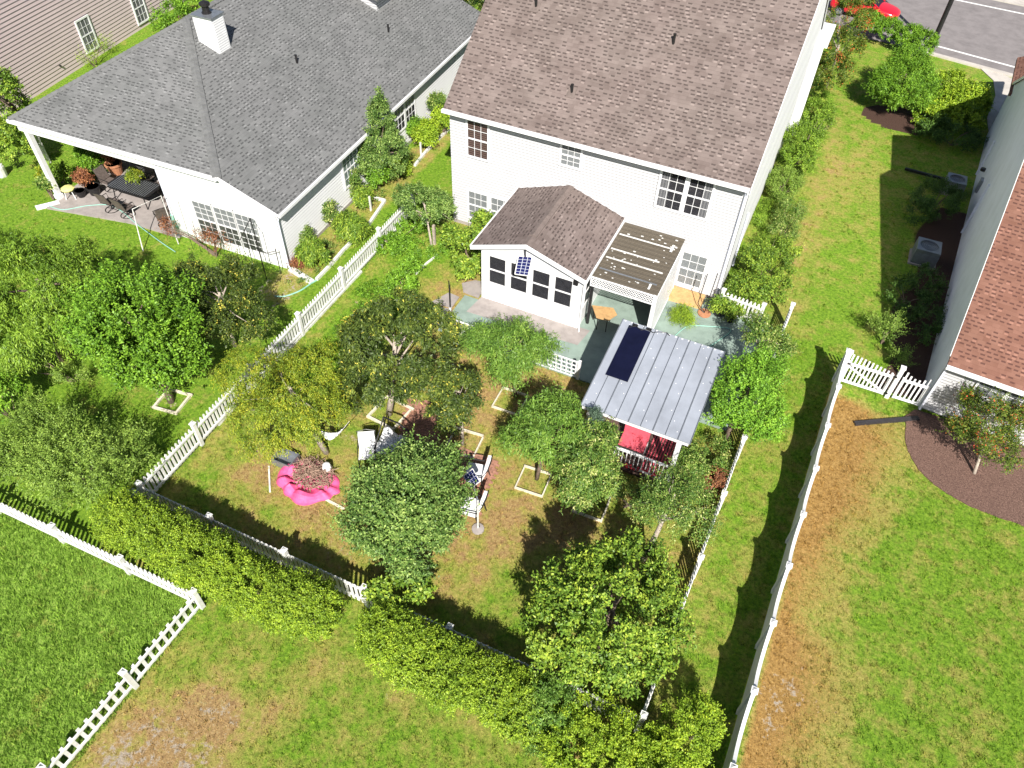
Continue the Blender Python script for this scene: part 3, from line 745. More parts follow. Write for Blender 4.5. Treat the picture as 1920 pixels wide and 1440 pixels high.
cap('ridge_cap', le, ap, CAPG, r2, .2, .03, .25, .42)
cap('ridge_cap', ap, re_, CAPG, r2, .17, .04, .4, .4)
# gutters, fascia and porch beam
b = MB()
b.bar(hc+Vector((0, 0, -.07))-B2*.06, le+Vector((0, 0, -.07))-B2*.06, .12, .13)
b.bar(ev+Vector((0, 0, -.07))+A2*.06, ev2+Vector((0, 0, -.07))+A2*.06, .10, .12)
b.build('gutter', W, r2)
MB().bar(L2(-12.5, .0, 3.42), L2(-5.4, .0, 3.42), .14, .26).build('porch_beam', W, h2)
MB().bar(L2(-12.45, .05, 3.42), L2(-12.45, 5, 3.42), .14, .26).build('porch_beam', W, h2)
b = MB(); b.bar(L2(-12.1, 0, .06), L2(-12.1, 0, 3.3), .2, .2, up=A2).bar(L2(-12.1, 0, .06), L2(-12.1, 0, .26), .28, .28, up=A2)
b.build('porch_post', W, h2)
MB().bar(ev+Vector((0, 0, -.07)), hc+Vector((0, 0, -.07)), .03, .16).build('rake_trim', W, r2)
MB().tube([L2(.02, .12, 2.6), L2(.0, -.02, 2.4), L2(.0, -.02, .2), L2(.2, -.15, .1)], .035, 6).build('downspout', SIDG, h2)
for a in (-4.12, -3.08, -2.05): window(h2, L2(a, -.012, .5), A2, -B2, .92, 1.70, cols=3, rows=3, blind=BL_W, blind2=BL_D2)
window(h2, L2(WA+.014, 4.85, 1.0), B2, A2, 1.15, 1.42, cols=4, rows=2, blind=BL_G)
window(h2, L2(WA+.014, 9.5, 1.15), B2, A2, .92, 1.42, cols=3, rows=2, blind=BL_W, blind2=BL_D)
window(h2, L2(WA+.014, 10.58, 1.15), B2, A2, .92, 1.42, cols=3, rows=2, blind=BL_W, blind2=BL_D)
dk = MB().bar(L2(-8.8, 4.95, 0.1), L2(-8.8, 4.95, 2.2), 2.4, .03, up=B2).build('sliding_door', GLD, h2)
# vents and chimney
for a, bb in ((-4.0, 8.1), (-2.6, 13.9)):
    p = L2(a, bb, zp(a)-.06)
    v = MB().lathe(p, [(.05, 0), (.05, .4), (.06, .4), (.06, .43)], 10).build('roof_vent', BLACK, h2)
    MB().hexa([p+A2*x+B2*y+Vector((0, 0, -.4*x+.05+z)) for z in (0, .015) for x, y in ((-.16, -.16), (.16, -.16), (.16, .16), (-.16, .16))]).build('flashing', CAPG, v)
MB().tube([L2(WA+.02, 15.9, 2.45), L2(WA+.16, 15.9, 2.4)], .09, 8).build('wall_vent', BLACK, h2)
c0 = (-7.15, -6.2); cb = (5.85, 6.62); zt = 6.75
b = MB(); b.hexa([L2(c0[0], cb[0], 5), L2(c0[1], cb[0], 5), L2(c0[1], cb[1], 5), L2(c0[0], cb[1], 5), L2(c0[0], cb[0], zt), L2(c0[1], cb[0], zt), L2(c0[1], cb[1], zt), L2(c0[0], cb[1], zt)])
ch = b.build('chimney', W, h2)
for o_, u_, n_, w_ in ((L2(c0[1], cb[0]+.06, 5), B2, A2, cb[1]-cb[0]-.12),):
    lap_wall('siding', W, ch, o_, u_, n_, w_, zt-5-.1, .1, .012, thick=.001)
b = MB(); g = .05
b.hexa([L2(c0[0]-g, cb[0]-g, zt), L2(c0[1]+g, cb[0]-g, zt), L2(c0[1]+g, cb[1]+g, zt), L2(c0[0]-g, cb[1]+g, zt), L2(c0[0]-g, cb[0]-g, zt+.06), L2(c0[1]+g, cb[0]-g, zt+.06), L2(c0[1]+g, cb[1]+g, zt+.06), L2(c0[0]-g, cb[1]+g, zt+.06)])
b.build('chimney_cap', GREYM, ch)
MB().lathe(L2(-6.68, 6.23, zt+.06), [(.2, 0), (.2, .05), (.15, .06), (.15, .3), (.22, .32), (.22, .42), (.05, .5)], 14).build('chimney_flue', BLACK, ch)
# raised part at the front of the roof
b = MB()
q = [L2(-8, 14.9, 4), L2(-3.75, 14.9, 4), L2(-3.75, 19.8, 4), L2(-8, 19.8, 4), L2(-8, 14.9, 6.8), L2(-3.75, 14.9, 5.15), L2(-3.75, 19.8, 5.15), L2(-8, 19.8, 6.8)]
b.hexa(q).build('upper_wall', SID, h2)
b = MB(); slab(b, [L2(-3.45, 14.5, 5.1), L2(-3.45, 20, 5.1), L2(-8.3, 20, 7.0), L2(-8.3, 14.5, 7.0)], .12, B2); b.build('upper_roof', GREYS, h2)

# ================================================================ MAUVE HOUSE
h3 = thing('house', 'mauve sided house wall in the top left corner', 'house', (-44, 30, 0))
u3 = Vector((-.126, .992, 0)); n3 = Vector((.992, .126, 0)); o3 = Vector((-38.5, 23.3, 0))-u3*1.4
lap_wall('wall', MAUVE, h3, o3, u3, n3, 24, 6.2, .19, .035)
MB().hexa([o3-n3*12, o3-n3*.11, o3-n3*.11+Vector((0, 0, 6.2)), o3-n3*12+Vector((0, 0, 6.2))] + [p-u3*.1 for p in (o3-n3*12, o3-n3*.11, o3-n3*.11+Vector((0, 0, 6.2)), o3-n3*12+Vector((0, 0, 6.2)))]).build('wall', MAUVE, h3)
b = MB(); slab(b, [o3+n3*.4-u3*.4+Vector((0, 0, 6.2)), o3+n3*.4+u3*24+Vector((0, 0, 6.2)), o3-n3*7+u3*24+Vector((0, 0, 10)), o3-n3*7-u3*.4+Vector((0, 0, 10))], .15, u3); b.build('roof', GREYS, h3)
for s, z in ((6.78, .52), (11.35, .35), (6.78, 3.6), (11.35, 3.6)):
    window(h3, o3+u3*s+n3*.035+Vector((0, 0, z)), u3, n3, .9, 1.62, cols=3, rows=2, blind=BL_C, glass=GL)
MB().tube([o3+u3*4.6+n3*.05+Vector((0, 0, .7)), o3+u3*4.6+n3*.15+Vector((0, 0, .7))], .05, 6).build('tap', BLACK, h3)

# ================================================================ RED ROOFED HOUSE
Q4 = Vector((6.3, 21.95, 0)); B4 = Vector((.075, .9972, 0)); A4 = Vector((.9972, -.075, 0))
def L4(a, b, z=0): return Q4+A4*a+B4*b+Vector((0, 0, z))
h4 = thing('house', 'house with a red shingle roof cut off by the right edge', 'house', L4(5, 10))
prof = [(0, 2.58), (8.8, 6.75), (10.2, 6.1), (12.9, 7.05), (15.0, 5.3), (17.0, 5.4), (22.0, 2.8)]
b = MB()
b.face([L4(0, 0), L4(0, 22)] + [L4(0, y, z) for y, z in prof[::-1]])
b.face([L4(.1, 0), L4(.1, 22)][::-1] + [L4(.1, y, z) for y, z in prof])
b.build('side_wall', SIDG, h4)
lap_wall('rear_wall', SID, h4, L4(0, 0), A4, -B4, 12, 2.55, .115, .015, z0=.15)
MB().hexa([L4(.002, 22.0), L4(12, 22.0), L4(12, 22.1), L4(.002, 22.1), L4(.002, 22, 2.7), L4(12, 22, 2.7), L4(12, 22.1, 2.7), L4(.002, 22.1, 2.7)]).build('front_wall', SID, h4)
b = MB()
for i in range(len(prof)-1):
    (y0, z0), (y1, z1) = prof[i], prof[i+1]
    if i == 0: z0 -= .3*.43; y0 -= .3
    slab(b, [L4(-.06, y0, z0+.14), L4(12, y0, z0+.14), L4(12, y1, z1+.14), L4(-.06, y1, z1+.14)], .13, A4)
r4 = b.build('roof', REDS, h4)
MB().bar(L4(-.06, -.36, 2.5), L4(12, -.36, 2.5), .11, .12).build('gutter', W, r4)
MB().hexa([L4(0, -.3, 2.36), L4(12, -.3, 2.36), L4(12, -.02, 2.36), L4(0, -.02, 2.36), L4(0, -.3, 2.38), L4(12, -.3, 2.38), L4(12, -.02, 2.38), L4(0, -.02, 2.38)]).build('soffit', W, r4)
b = MB()
for i in range(len(prof)-1):
    (y0, z0), (y1, z1) = prof[i], prof[i+1]
    b.bar(L4(-.075, y0, z0+.06), L4(-.075, y1, z1+.06), .02, .15)
b.build('rake_trim', W, r4)
for a in (1.12, 2.08, 3.04): window(h4, L4(a, -.015, .85), A4, -B4, .82, 1.42, cols=2, rows=2, blind=BL_W, glass=GL, casing=.07)
MB().bar(L4(.03, -.03, .1), L4(.03, -.03, 2.4), .12, .05, up=A4).build('corner_board', SIDG, h4)
MB().bar(L4(-.04, 11.95, .1), L4(-.04, 11.95, 2.6), .10, .08, up=A4).build('downspout', SIDG, h4)
MB().bar(L4(-.04, 17.5, .1), L4(-.04, 17.5, 1.9), .10, .08, up=A4).build('downspout', SIDG, h4)
MB().hexa([L4(-.12, 14.2, .9), L4(-.005, 14.2, .9), L4(-.005, 14.6, .9), L4(-.12, 14.6, .9), L4(-.12, 14.2, 1.5), L4(-.005, 14.2, 1.5), L4(-.005, 14.6, 1.5), L4(-.12, 14.6, 1.5)]).build('meter_box', GREYM, h4)
MB().lathe(L4(-.1, 15.6, 1.3), [(.11, 0), (.11, .12)], 10).build('meter', BLACK, h4)
# low front part with its own roof and an entrance recess
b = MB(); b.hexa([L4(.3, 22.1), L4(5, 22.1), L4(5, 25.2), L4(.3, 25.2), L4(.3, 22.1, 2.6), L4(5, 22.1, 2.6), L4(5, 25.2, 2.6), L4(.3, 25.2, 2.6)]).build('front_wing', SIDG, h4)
b = MB(); slab(b, [L4(-.1, 21.6, 2.75), L4(5, 21.6, 2.75), L4(5, 25.6, 2.75), L4(-.1, 25.6, 2.75)], .12, A4)
b = MB(); slab(b, [L4(-.1, 20.9, 2.8), L4(2.6, 20.9, 4.1), L4(2.6, 25.6, 4.1), L4(-.1, 25.6, 2.8)], .14, B4).build('front_roof', REDS, h4)
for k in (21.4, 23.2, 25.2): pass

# ================================================================ FENCES
Z = Vector((0, 0, 1))
def picket_fence(label, p, q, h=1.05, bay=2.45, step=.155, pw=.085, side=1, post_w=.13, low=False, bottom=.08, n_post=None, group='white picket fences', pointed=True, mat=None, end_post=True):
    """posts are parts; every bay between two posts is one panel of pickets on two rails"""
    mat = mat or FV
    p, q = Vector((*p, 0)), Vector((*q, 0)); d = q-p; Ln = d.length; d.normalize(); n = Vector((d.y, -d.x, 0))*side
    t = thing('picket_fence', label, 'fence', p, group)
    nb = n_post or max(1, round(Ln/bay)); L = Ln/nb
    for i in range(nb+1):
        if i == nb and not end_post: continue
        c = p+d*(L*i); b = MB(); w = post_w/2
        b.ob(c, d, n, (-w, -w, 0), (w, w, h+.04))
        b.ob(c, d, n, (-w-.02, -w-.02, h+.04), (w+.02, w+.02, h+.075))
        k = len(b.v); top = [c+d*x+n*y+Z*(h+.075) for x, y in ((-w, -w), (w, -w), (w, w), (-w, w))]
        b.v += [tuple(v) for v in top]+[tuple(c+Z*(h+.14))]
        for j in range(4): b.f.append((k+j, k+(j+1) % 4, k+4))
        b.build('post', mat, t)
    for i in range(nb):
        a = p+d*(L*i+post_w/2); ln = L-post_w; b = MB()
        for z in (.22, h-.22): b.ob(a, d, n, (0, -.045, z-.04), (ln, 0, z+.04))
        m = int(ln/step); off = (ln-(m-1)*step)/2
        for k in range(m):
            x = off+k*step; hh = h-.03+random.uniform(-.008, .008)
            b.ob(a, d, n, (x-pw/2, 0.001, bottom), (x+pw/2, .022, hh-.06))
            if pointed:
                z0 = hh-.06
                P = [a+d*(x-pw/2)+n*.001+Z*z0, a+d*(x+pw/2)+n*.001+Z*z0, a+d*(x+pw/2)+n*.022+Z*z0, a+d*(x-pw/2)+n*.022+Z*z0,
                     a+d*(x-.01)+n*.001+Z*hh, a+d*(x+.01)+n*.001+Z*hh, a+d*(x+.01)+n*.022+Z*hh, a+d*(x-.01)+n*.022+Z*hh]
                b.hexa(P)
        b.build('picket_panel', mat, t)
    return t
picket_fence('long white picket fence with dark gaps down the left side of the fruit tree yard', (-15.16, 6.84), (-15.44, 24.12), h=1.05, side=-1, n_post=6)
picket_fence('white picket fence mostly swallowed by the hedge along the foot of the fruit tree yard', (-15.1, 7.22), (.62, 7.30), h=1.05, side=1, end_post=False)
picket_fence('white picket fence seen edge on between the fruit trees and the long lawn strip', (.70, 7.3), (1.14, 24.2), h=1.10, side=1)
picket_fence('white picket fence under the hedge above the tall grass, running in from the left edge', (-21.4, 4.98), (-11.45, 5.22), h=.85, side=-1, step=.16, end_post=False)
picket_fence('ladder-like white picket fence in the bottom left corner, seen from nearly above', (-11.38, 5.22), (-11.62, -2.2), h=.92, side=1, step=.245, pw=.09, pointed=False)
picket_fence('short white picket fence behind potted plants at the rear corner of the brown roofed house', (-1.45, 23.9), (.15, 23.75), h=1.05, side=-1, n_post=1)
picket_fence('weathered short white gate section of fence left of the porch', (-34.3, 20.6), (-32.9, 19.9), h=1.35, n_post=1, step=.24, pw=.21, side=1, mat=TRIM)

# scalloped privacy fence: vertical boards under a curved top, one panel per bay
vf = thing('vinyl_fence', 'tall white vinyl fence with scalloped tops beside the scorched orange lawn', 'fence', (3.2, 14, 0))
ys = [22.05, 20.15, 18.25, 16.35, 14.5, 12.65, 10.8, 8.85, 6.9, 4.95]
fx = lambda y: 2.93+(y-8)*.030
for i, y in enumerate(ys):
    x = fx(y); b = MB(); b.box((x-.065, y-.065, 0), (x+.065, y+.065, 1.56)).box((x-.085, y-.085, 1.56), (x+.085, y+.085, 1.60))
    k = len(b.v); b.v += [(x-.07, y-.07, 1.6), (x+.07, y-.07, 1.6), (x+.07, y+.07, 1.6), (x-.07, y+.07, 1.6), (x, y, 1.67)]
    for j in range(4): b.f.append((k+j, k+(j+1) % 4, k+4))
    b.build('post', W, vf)
    if i == len(ys)-1: break
    y1 = ys[i+1]; b = MB(); n = 17
    top = lambda s: 1.50-.24*math.sin(math.pi*s)**.8
    for j in range(n):
        s0, s1 = j/n, (j+1)/n; ya, yb = y-.065+(y1-y+.13)*s0, y-.065+(y1-y+.13)*s1; g = .005
        xa, xb = fx(ya), fx(yb); ya -= g; yb += g; za, zb = top(s0), top(s1)
        b.hexa([(xa-.011, ya, .06), (xb-.011, yb, .06), (xb+.011, yb, .06), (xa+.011, ya, .06), (xa-.011, ya, za), (xb-.011, yb, zb), (xb+.011, yb, zb), (xa+.011, ya, za)])
    for j in range(n):
        s0, s1 = j/n, (j+1)/n; ya, yb = y-.065+(y1-y+.13)*s0, y-.065+(y1-y+.13)*s1; xa, xb = fx(ya), fx(yb)
        za, zb = top(s0)+.003, top(s1)+.003
        b.hexa([(xa-.045, ya, za), (xb-.045, yb, zb), (xb+.045, yb, zb), (xa+.045, ya, za), (xa-.045, ya, za+.045), (xb-.045, yb, zb+.045), (xb+.045, yb, zb+.045), (xa+.045, ya, za+.045)])
    for z in (.10, .85):
        b.hexa([(fx(y)+.012, y-.065, z), (fx(y)+.05, y-.065, z), (fx(y1)+.05, y1+.065, z), (fx(y1)+.012, y1+.065, z), (fx(y)+.012, y-.065, z+.12), (fx(y)+.05, y-.065, z+.12), (fx(y1)+.05, y1+.065, z+.12), (fx(y1)+.012, y1+.065, z+.12)])
    b.build('scalloped_panel', W, vf)
# gate with dipping pickets
gt = thing('gate', 'white double picket gate with dipping top between vinyl fence and red roofed house', 'gate', (4.9, 22.1, 0))
gx = [3.45, 5.12, 5.3, 6.28]
def gate_leaf(x0, x1, hinge, dip0, dip1, diag):
    b = MB(); n = max(4, int((x1-x0)/.135)); y = 22.08
    for k in range(n):
        s = (k+.5)/n; x = x0+(x1-x0)*s; h = 1.45-dip0*s**1.3 if hinge == 'L' else 1.45-dip0*math.sin(math.pi*min(s*1.0, 1))
        b.box((x-.03, y-.012, .12), (x+.03, y+.010, h))
    for z in (.16, 1.02): b.box((x0, y-.05, z-.05), (x1, y-.013, z+.05))
    b.box((x0, y-.055, .10), (x0+.07, y+.012, 1.12)).box((x1-.07, y-.055, .10), (x1, y+.012, 1.12))
    if diag: b.bar((x0+.05, y-.033, .9), (x1-.05, y-.033, .22), .03, .07)
    b.build('gate_leaf', W, gt)
gate_leaf(3.52, 5.06, 'L', .30, 0, True)
gate_leaf(5.36, 6.26, 'R', .26, 0, False)
for x in (3.44, 5.21): MB().box((x-.07, 22.01, 0), (x+.07, 22.15, 1.5)).box((x-.09, 21.99, 1.5), (x+.09, 22.17, 1.55)).build('post', W, gt)
b = MB()
for x, z in ((3.56, 1.05), (5.12, 1.1), (5.12, .25)): b.box((x-.05, 21.97, z-.03), (x+.05, 22.005, z+.03))
b.build('latch', BLACK, gt)

# lattice grid fence along the front of the patio
lf = thing('lattice_fence', 'low white square lattice fence along the front edge of the teal patio', 'fence', (-7.8, 18, 0))
lattice('lattice_panel', lf, (-10.25, 18.0, .02), (1, 0, 0), (0, -1, 0), 2.4, .84, .2, .035, W, diag=False)
lattice('lattice_panel', lf, (-7.6, 18.0, .02), (1, 0, 0), (0, -1, 0), 2.4, .84, .2, .035, W, diag=False)
for x in (-10.3, -7.72, -5.12): MB().box((x-.05, 17.94, 0), (x+.05, 18.04, .92)).build('post', W, lf)
pl = thing('pole', 'thin black pole on a white stand beside the end of the lattice fence', 'pole', (-10.62, 18.8, 0))
MB().tube([(-10.5, 18.35, 0), (-10.5, 18.35, 1.0)], .045, 8).build('base', W, pl)
MB().tube([(-10.5, 18.35, 1.0), (-10.5, 18.35, 2.3)], .022, 8).build('rod', BLACK, pl)

# ================================================================ GAZEBO
gz = thing('gazebo', 'garden shelter with a pale metal roof carrying a dark blue solar sheet', 'gazebo', (-2.3, 16.8, 0))
zr_ = lambda y: 2.45+(y-14.9)*.116
X0, X1, Y0, Y1 = -4.02, -.52, 14.82, 18.62
b = MB(); slab(b, [(X0, Y0, zr_(Y0)), (X1, Y0, zr_(Y0)), (X1, Y1, zr_(Y1)), (X0, Y1, zr_(Y1))], .03)
rr = b.build('roof', ROOFM, gz)
b = MB(); nseam = 9
for k in range(nseam+1):
    x = X0+(X1-X0)*k/nseam; x = min(max(x, X0+.012), X1-.012)
    wv = .010 if k % 2 else .020
    b.hexa([(x-wv, Y0-.002, zr_(Y0)+.001), (x+wv, Y0-.002, zr_(Y0)+.001), (x+wv, Y1+.002, zr_(Y1)+.001), (x-wv, Y1+.002, zr_(Y1)+.001), (x-wv*.6, Y0-.002, zr_(Y0)+.03), (x+wv*.6, Y0-.002, zr_(Y0)+.03), (x+wv*.6, Y1+.002, zr_(Y1)+.03), (x-wv*.6, Y1+.002, zr_(Y1)+.03)])
b.build('seam', GREYM, rr)
b = MB()
for k in range(34):
    x = X0+(X1-X0)*((k*7 % 18)+.5)/18; y = Y0+.25+(Y1-Y0-.4)*((k*5 % 11)/10); z = zr_(y)
    b.lathe((x, y, z), [(.016, 0), (.013, .012)], 6)
for k in range(16):
    x = X0+(X1-X0)*(k+.5)/16; b.box((x-.03, Y1-.06, zr_(Y1)), (x+.03, Y1-.03, zr_(Y1)+.015))
b.build('screws', W, rr)
PX0, PX1, PY0, PY1 = -3.72, -2.98, 16.18, 18.42
MB().hexa([(PX0, PY0, zr_(PY0)+.034), (PX1, PY0, zr_(PY0)+.034), (PX1, PY1, zr_(PY1)+.034), (PX0, PY1, zr_(PY1)+.034), (PX0, PY0, zr_(PY0)+.045), (PX1, PY0, zr_(PY0)+.045), (PX1, PY1, zr_(PY1)+.045), (PX0, PY1, zr_(PY1)+.045)]).build('solar_sheet', NAVY, rr)
b = MB(); pts = [(-3.7, 18.3), (-3.5, 18.45), (-3.3, 18.35), (-3.1, 18.48), (-2.9, 18.4), (-2.75, 18.5), (-2.5, 18.58), (-2.35, 18.5)]
b.tube([(x, y, zr_(y)+.055) for x, y in pts], .012, 6); b.box((-3.62, 18.44, zr_(18.5)+.01), (-3.45, 18.52, zr_(18.5)+.07)).box((-3.15, 18.46, zr_(18.5)+.01), (-2.98, 18.54, zr_(18.5)+.07))
b.build('cable', BLACK, rr)
MB().box((X0+.05, Y0+.02, zr_(Y0)-.17), (X1-.05, Y0+.07, zr_(Y0)-.035)).build('fascia', W, gz)
MB().box((X0+.05, Y1-.07, zr_(Y1)-.17), (X1-.05, Y1-.02, zr_(Y1)-.035)).build('fascia', W, gz)
for x in (X0+.05, X1-.10): MB().hexa([(x, Y0+.071, zr_(Y0)-.16), (x+.05, Y0+.071, zr_(Y0)-.16), (x+.05, Y1-.071, zr_(Y1)-.16), (x, Y1-.071, zr_(Y1)-.16), (x, Y0+.071, zr_(Y0)-.035), (x+.05, Y0+.071, zr_(Y0)-.035), (x+.05, Y1-.071, zr_(Y1)-.035), (x, Y1-.071, zr_(Y1)-.035)]).build('beam', W, gz)
for x in (X0+.3, X1-.32):
    for y in (14.97, 18.3): MB().box((x-.075, y-.075, .1), (x+.075, y+.075, zr_(y)-.16)).build('post', W, gz)
MB().box((X0+.15, 14.8, 0), (X1-.2, 18.45, .12)).build('deck', plain('dark_decking', (.10, .06, .05), .7, var=.3), gz)
def rail(a, c, nm='railing'):
    b = MB(); a, c = Vector(a), Vector(c)
    b.bar(a+Z*.95, c+Z*.95, .07, .05).bar(a+Z*.22, c+Z*.22, .05, .05); n = int((c-a).length/.13)
    for k in range(n+1): p = a.lerp(c, k/n); b.bar(p+Z*.22, p+Z*.95, .03, .03)
    return b.build(nm, W, gz)
rail((X0+.38, 14.90, 0), (X1-.42, 14.90, 0)); rail((X1-.32, 15.1, 0), (X1-.32, 18.2, 0)); rail((X0+.3, 15.1, 0), (X0+.3, 18.2, 0))
b = MB()
for k in range(9): b.box((-1.78+k*.1, 15.0, .125), (-1.73+k*.1, 17.8, .14))
b.build('floor_stripes', REDF, gz)
sfa = thing('garden_sofa', 'red cushioned seat inside the metal roofed garden shelter', 'sofa', (-1.9, 15.7, .12))
MB().box((-2.75, 15.45, .14), (-1.85, 15.95, .44)).build('base', W, sfa)
MB().box((-2.73, 15.42, .445), (-1.87, 15.98, .54)).build('seat_cushion', REDF, sfa)
MB().box((-2.73, 15.99, .46), (-1.87, 16.1, .86)).build('back_cushion', REDF, sfa)

# ================================================================ YARD OBJECTS
def bed_frame(label, c, s, rot, h=.09, w=.075, mat=None, sx=None):
    c = Vector(c); ca, sa = math.cos(R(rot)), math.sin(R(rot)); u = Vector((ca, sa, 0)); n = Vector((-sa, ca, 0)); sx = sx or s
    b = MB(); jx = [random.uniform(-.04, .04) for _ in range(4)]
    b.ob(c, u, n, (-sx/2, -s/2, 0), (sx/2, -s/2+w, h)).ob(c+u*jx[0], u, n, (-sx/2, s/2-w, .002), (sx/2, s/2, h+.004))
    b.ob(c+n*jx[1], u, n, (-sx/2, -s/2+w, 0), (-sx/2+w, s/2-w, h-.004)).ob(c+n*jx[2], u, n, (sx/2-w, -s/2+w, 0), (sx/2, s/2-w, h-.004))
    return tag(b.build('raised_bed', mat or plain('cream_board', (.66, .60, .47), .7, var=.15)), label, 'raised bed', 'square board frames around the fruit trees')
bed_frame('white board frame holding bare brown soil under the bright green round tree', (-17.35, 10.75, 0), .95, 8)
bed_frame('cream board frame around the trunk of the big dark leaved fruit tree', (-10.35, 13.6, 0), 1.15, -6)
bed_frame('white board frame around the slim dark tree beside the paved seating spot', (-7.45, 13.55, 0), 1.05, 5, w=.05)
bed_frame('thin white board frame below the drooping peach tree near the patio', (-6.85, 15.9, 0), 1.0, 2, w=.04)
bed_frame('pale board frame below the dark pointed tree left of the metal roofed shelter', (-4.75, 13.15, 0), .95, 4, w=.04)
bed_frame('pale board frame below the leafy tree in front of the metal roofed shelter', (-2.75, 13.15, 0), 1.0, 2, w=.05)
tag(MB().bar((-10.39, 9.70, 0.00), (-9.62, 9.64, 0.00), .08, .07).build('board', MATS['cream_board']), 'short cream board on the lawn below the pink paddling pool', 'board')

# brick paved spots
def paved(label, poly):
    b = MB(); xs = [p[0] for p in poly]; ys_ = [p[1] for p in poly]; y = min(ys_); r = 0
    while y < max(ys_):
        x = min(xs)+(.1 if r % 2 else 0)
        while x < max(xs):
            if inpoly(np.array([x+.1]), np.array([y+.05]), poly)[0]: b.box((x, y, 0), (x+.19, y+.09, .03+random.uniform(0, .006)))
            x += .2
        y += .1; r += 1
    return tag(b.build('brick_paving', BRICK), label, 'paving')
paved('red brick paving under the chairs with white cushions', [(-7.59, 13.33, 0.00), (-6.04, 13.35, 0.00), (-5.77, 11.29, 0.00), (-6.28, 10.98, 0.00), (-7.09, 12.09, 0.00)])
paved('red brick paving in the shade between the two dark leaved fruit trees', [(-10.17, 14.51, 0.00), (-8.99, 14.68, 0.00), (-7.83, 12.44, 0.00), (-9.30, 11.96, 0.00)])
tag(MB().lathe((-6.9, 12.3, 0), [(.16, 0), (.19, .2), (.12, .34), (.02, .38)], 9).build('rock', BRICK), 'reddish rock beside the chair on the brick paving', 'rock')

def garden_chair(name='garden_chair', sling=None, cushions=True, swivel=False):
    """built facing -x at the origin, seat .42 m up"""
    t = bpy.data.objects.new(name, None); COL.objects.link(t)
    b = MB()
    for y in (-.29, .29):
        b.tube([(-.30, y, .0 if not swivel else .40), (-.27, y, .40), (-.25, y, .62), (.24, y, .66), (.40, y, 1.02)], .016, 6)
        if not swivel: b.tube([(.34, y, 0), (.22, y, .42), (.24, y, .66)], .016, 6)
    b.tube([(-.27, -.29, .40), (-.27, .29, .40)], .014, 6).tube([(.22, -.29, .42), (.22, .29, .42)], .014, 6).tube([(.40, -.29, 1.02), (.43, 0, 1.07), (.40, .29, 1.02)], .014, 6)
    b.build('frame', BLACK, t)
    if swivel:
        b = MB(); ring = [(.30*math.cos(a*math.pi/10), .30*math.sin(a*math.pi/10), .03) for a in range(21)]
        b.tube(ring, .014, 6).tube([(0, 0, .03), (0, 0, .40)], .03, 8).tube([(-.3, 0, .03), (0, 0, .08), (.3, 0, .03)], .014, 6).tube([(0, -.3, .03), (0, .0, .08), (0, .3, .03)], .014, 6)
        b.build('swivel_base', BLACK, t)
    th = .09 if cushions else .02; m = CUSH if cushions else SLING
    def pad(nm, z0):
        b = MB()
        if nm == 'seat': b.hexa([(-.28, -.27, .41), (.22, -.27, .41), (.22, .27, .41), (-.28, .27, .41), (-.27, -.26, .41+th), (.20, -.26, .41+th), (.20, .26, .41+th), (-.27, .26, .41+th)])
        else: b.hexa([(.20, -.27, .45), (.23, -.27, .44), (.23, .27, .44), (.20, .27, .45), (.38-th, -.26, 1.0), (.40, -.26, 1.0), (.40, .26, 1.0), (.38-th, .26, 1.0)])
        return b.build(nm, m, t)
    pad('seat', 0); pad('backrest', 0)
    return t
CH = garden_chair()
def place(o, loc, rz, label, cat, group=None, s=1):
    o.location = loc; o.rotation_euler = (0, 0, R(rz)); o.scale = (s, s, s); tag(o, label, cat, group); return o
gW = 'black framed garden chairs with white cushions'
place(CH, (-6.40, 12.35, 0.25), 12, 'black metal chair with white cushions right below the small solar panel on its pole', 'chair', gW, 1.12); CH.location.z = .03
c_ = dup(CH); place(c_, (-5.95, 11.13, 0.20), 8, 'lower black metal chair with white cushions on brick paving, half behind the foreground tree', 'chair', gW, 1.12); c_.location.z = .03
c_ = dup(CH); place(c_, (-9.94, 11.59, 0.30), 120, 'black framed chair with white cushions in the shade left of the white draped lounger', 'chair', gW, 1.0); c_.location.z = 0
# white draped lounger
lg = thing('garden_lounger', 'large white draped lounger in a black frame under the dark fruit tree', 'lounger', (-9.6, 12.4, 0))
P = [Vector((-9.92, 12.49, 0.55)), Vector((-8.74, 12.30, 0.55)), Vector((-8.83, 11.62, 0.55)), Vector((-9.86, 11.83, 0.55))]
b = MB(); n = 7
P = [Vector((-9.82, 12.53, 0.75)), Vector((-8.66, 12.44, 0.60)), Vector((-8.57, 11.67, 0.55)), Vector((-9.67, 11.61, 0.60))]
for i in range(n):
    for j in range(n):
        def q(a, c):
            v = (P[0].lerp(P[1], a/n)).lerp(P[3].lerp(P[2], a/n), c/n)
            return v+Vector((0, 0, .10*math.sin(a*1.7)*math.cos(c*1.3)+.03*math.sin(c*3)))
        b.face([q(i, j), q(i, j+1), q(i+1, j+1), q(i+1, j)][::-1])
dr = b.build('drape', CUSH, lg, True); sm = dr.modifiers.new('thick', 'SOLIDIFY'); sm.thickness = .03
b = MB(); b.tube([P[0]+Z*.5, P[0]*.5+P[1]*.5+Z*.62, P[1]+Z*.45], .03, 6).tube([P[0]+Z*.5, P[0]-Z*.5], .025, 6).tube([P[1]+Z*.45, P[1]-Z*.45], .025, 6).tube([P[3], P[3]-Z*.42], .025, 6).tube([P[2], P[2]-Z*.42], .025, 6).tube([P[0]+Z*.5, P[3]+Z*.08], .022, 6).tube([P[1]+Z*.45, P[2]+Z*.08], .022, 6)
b.build('frame', BLACK, lg)
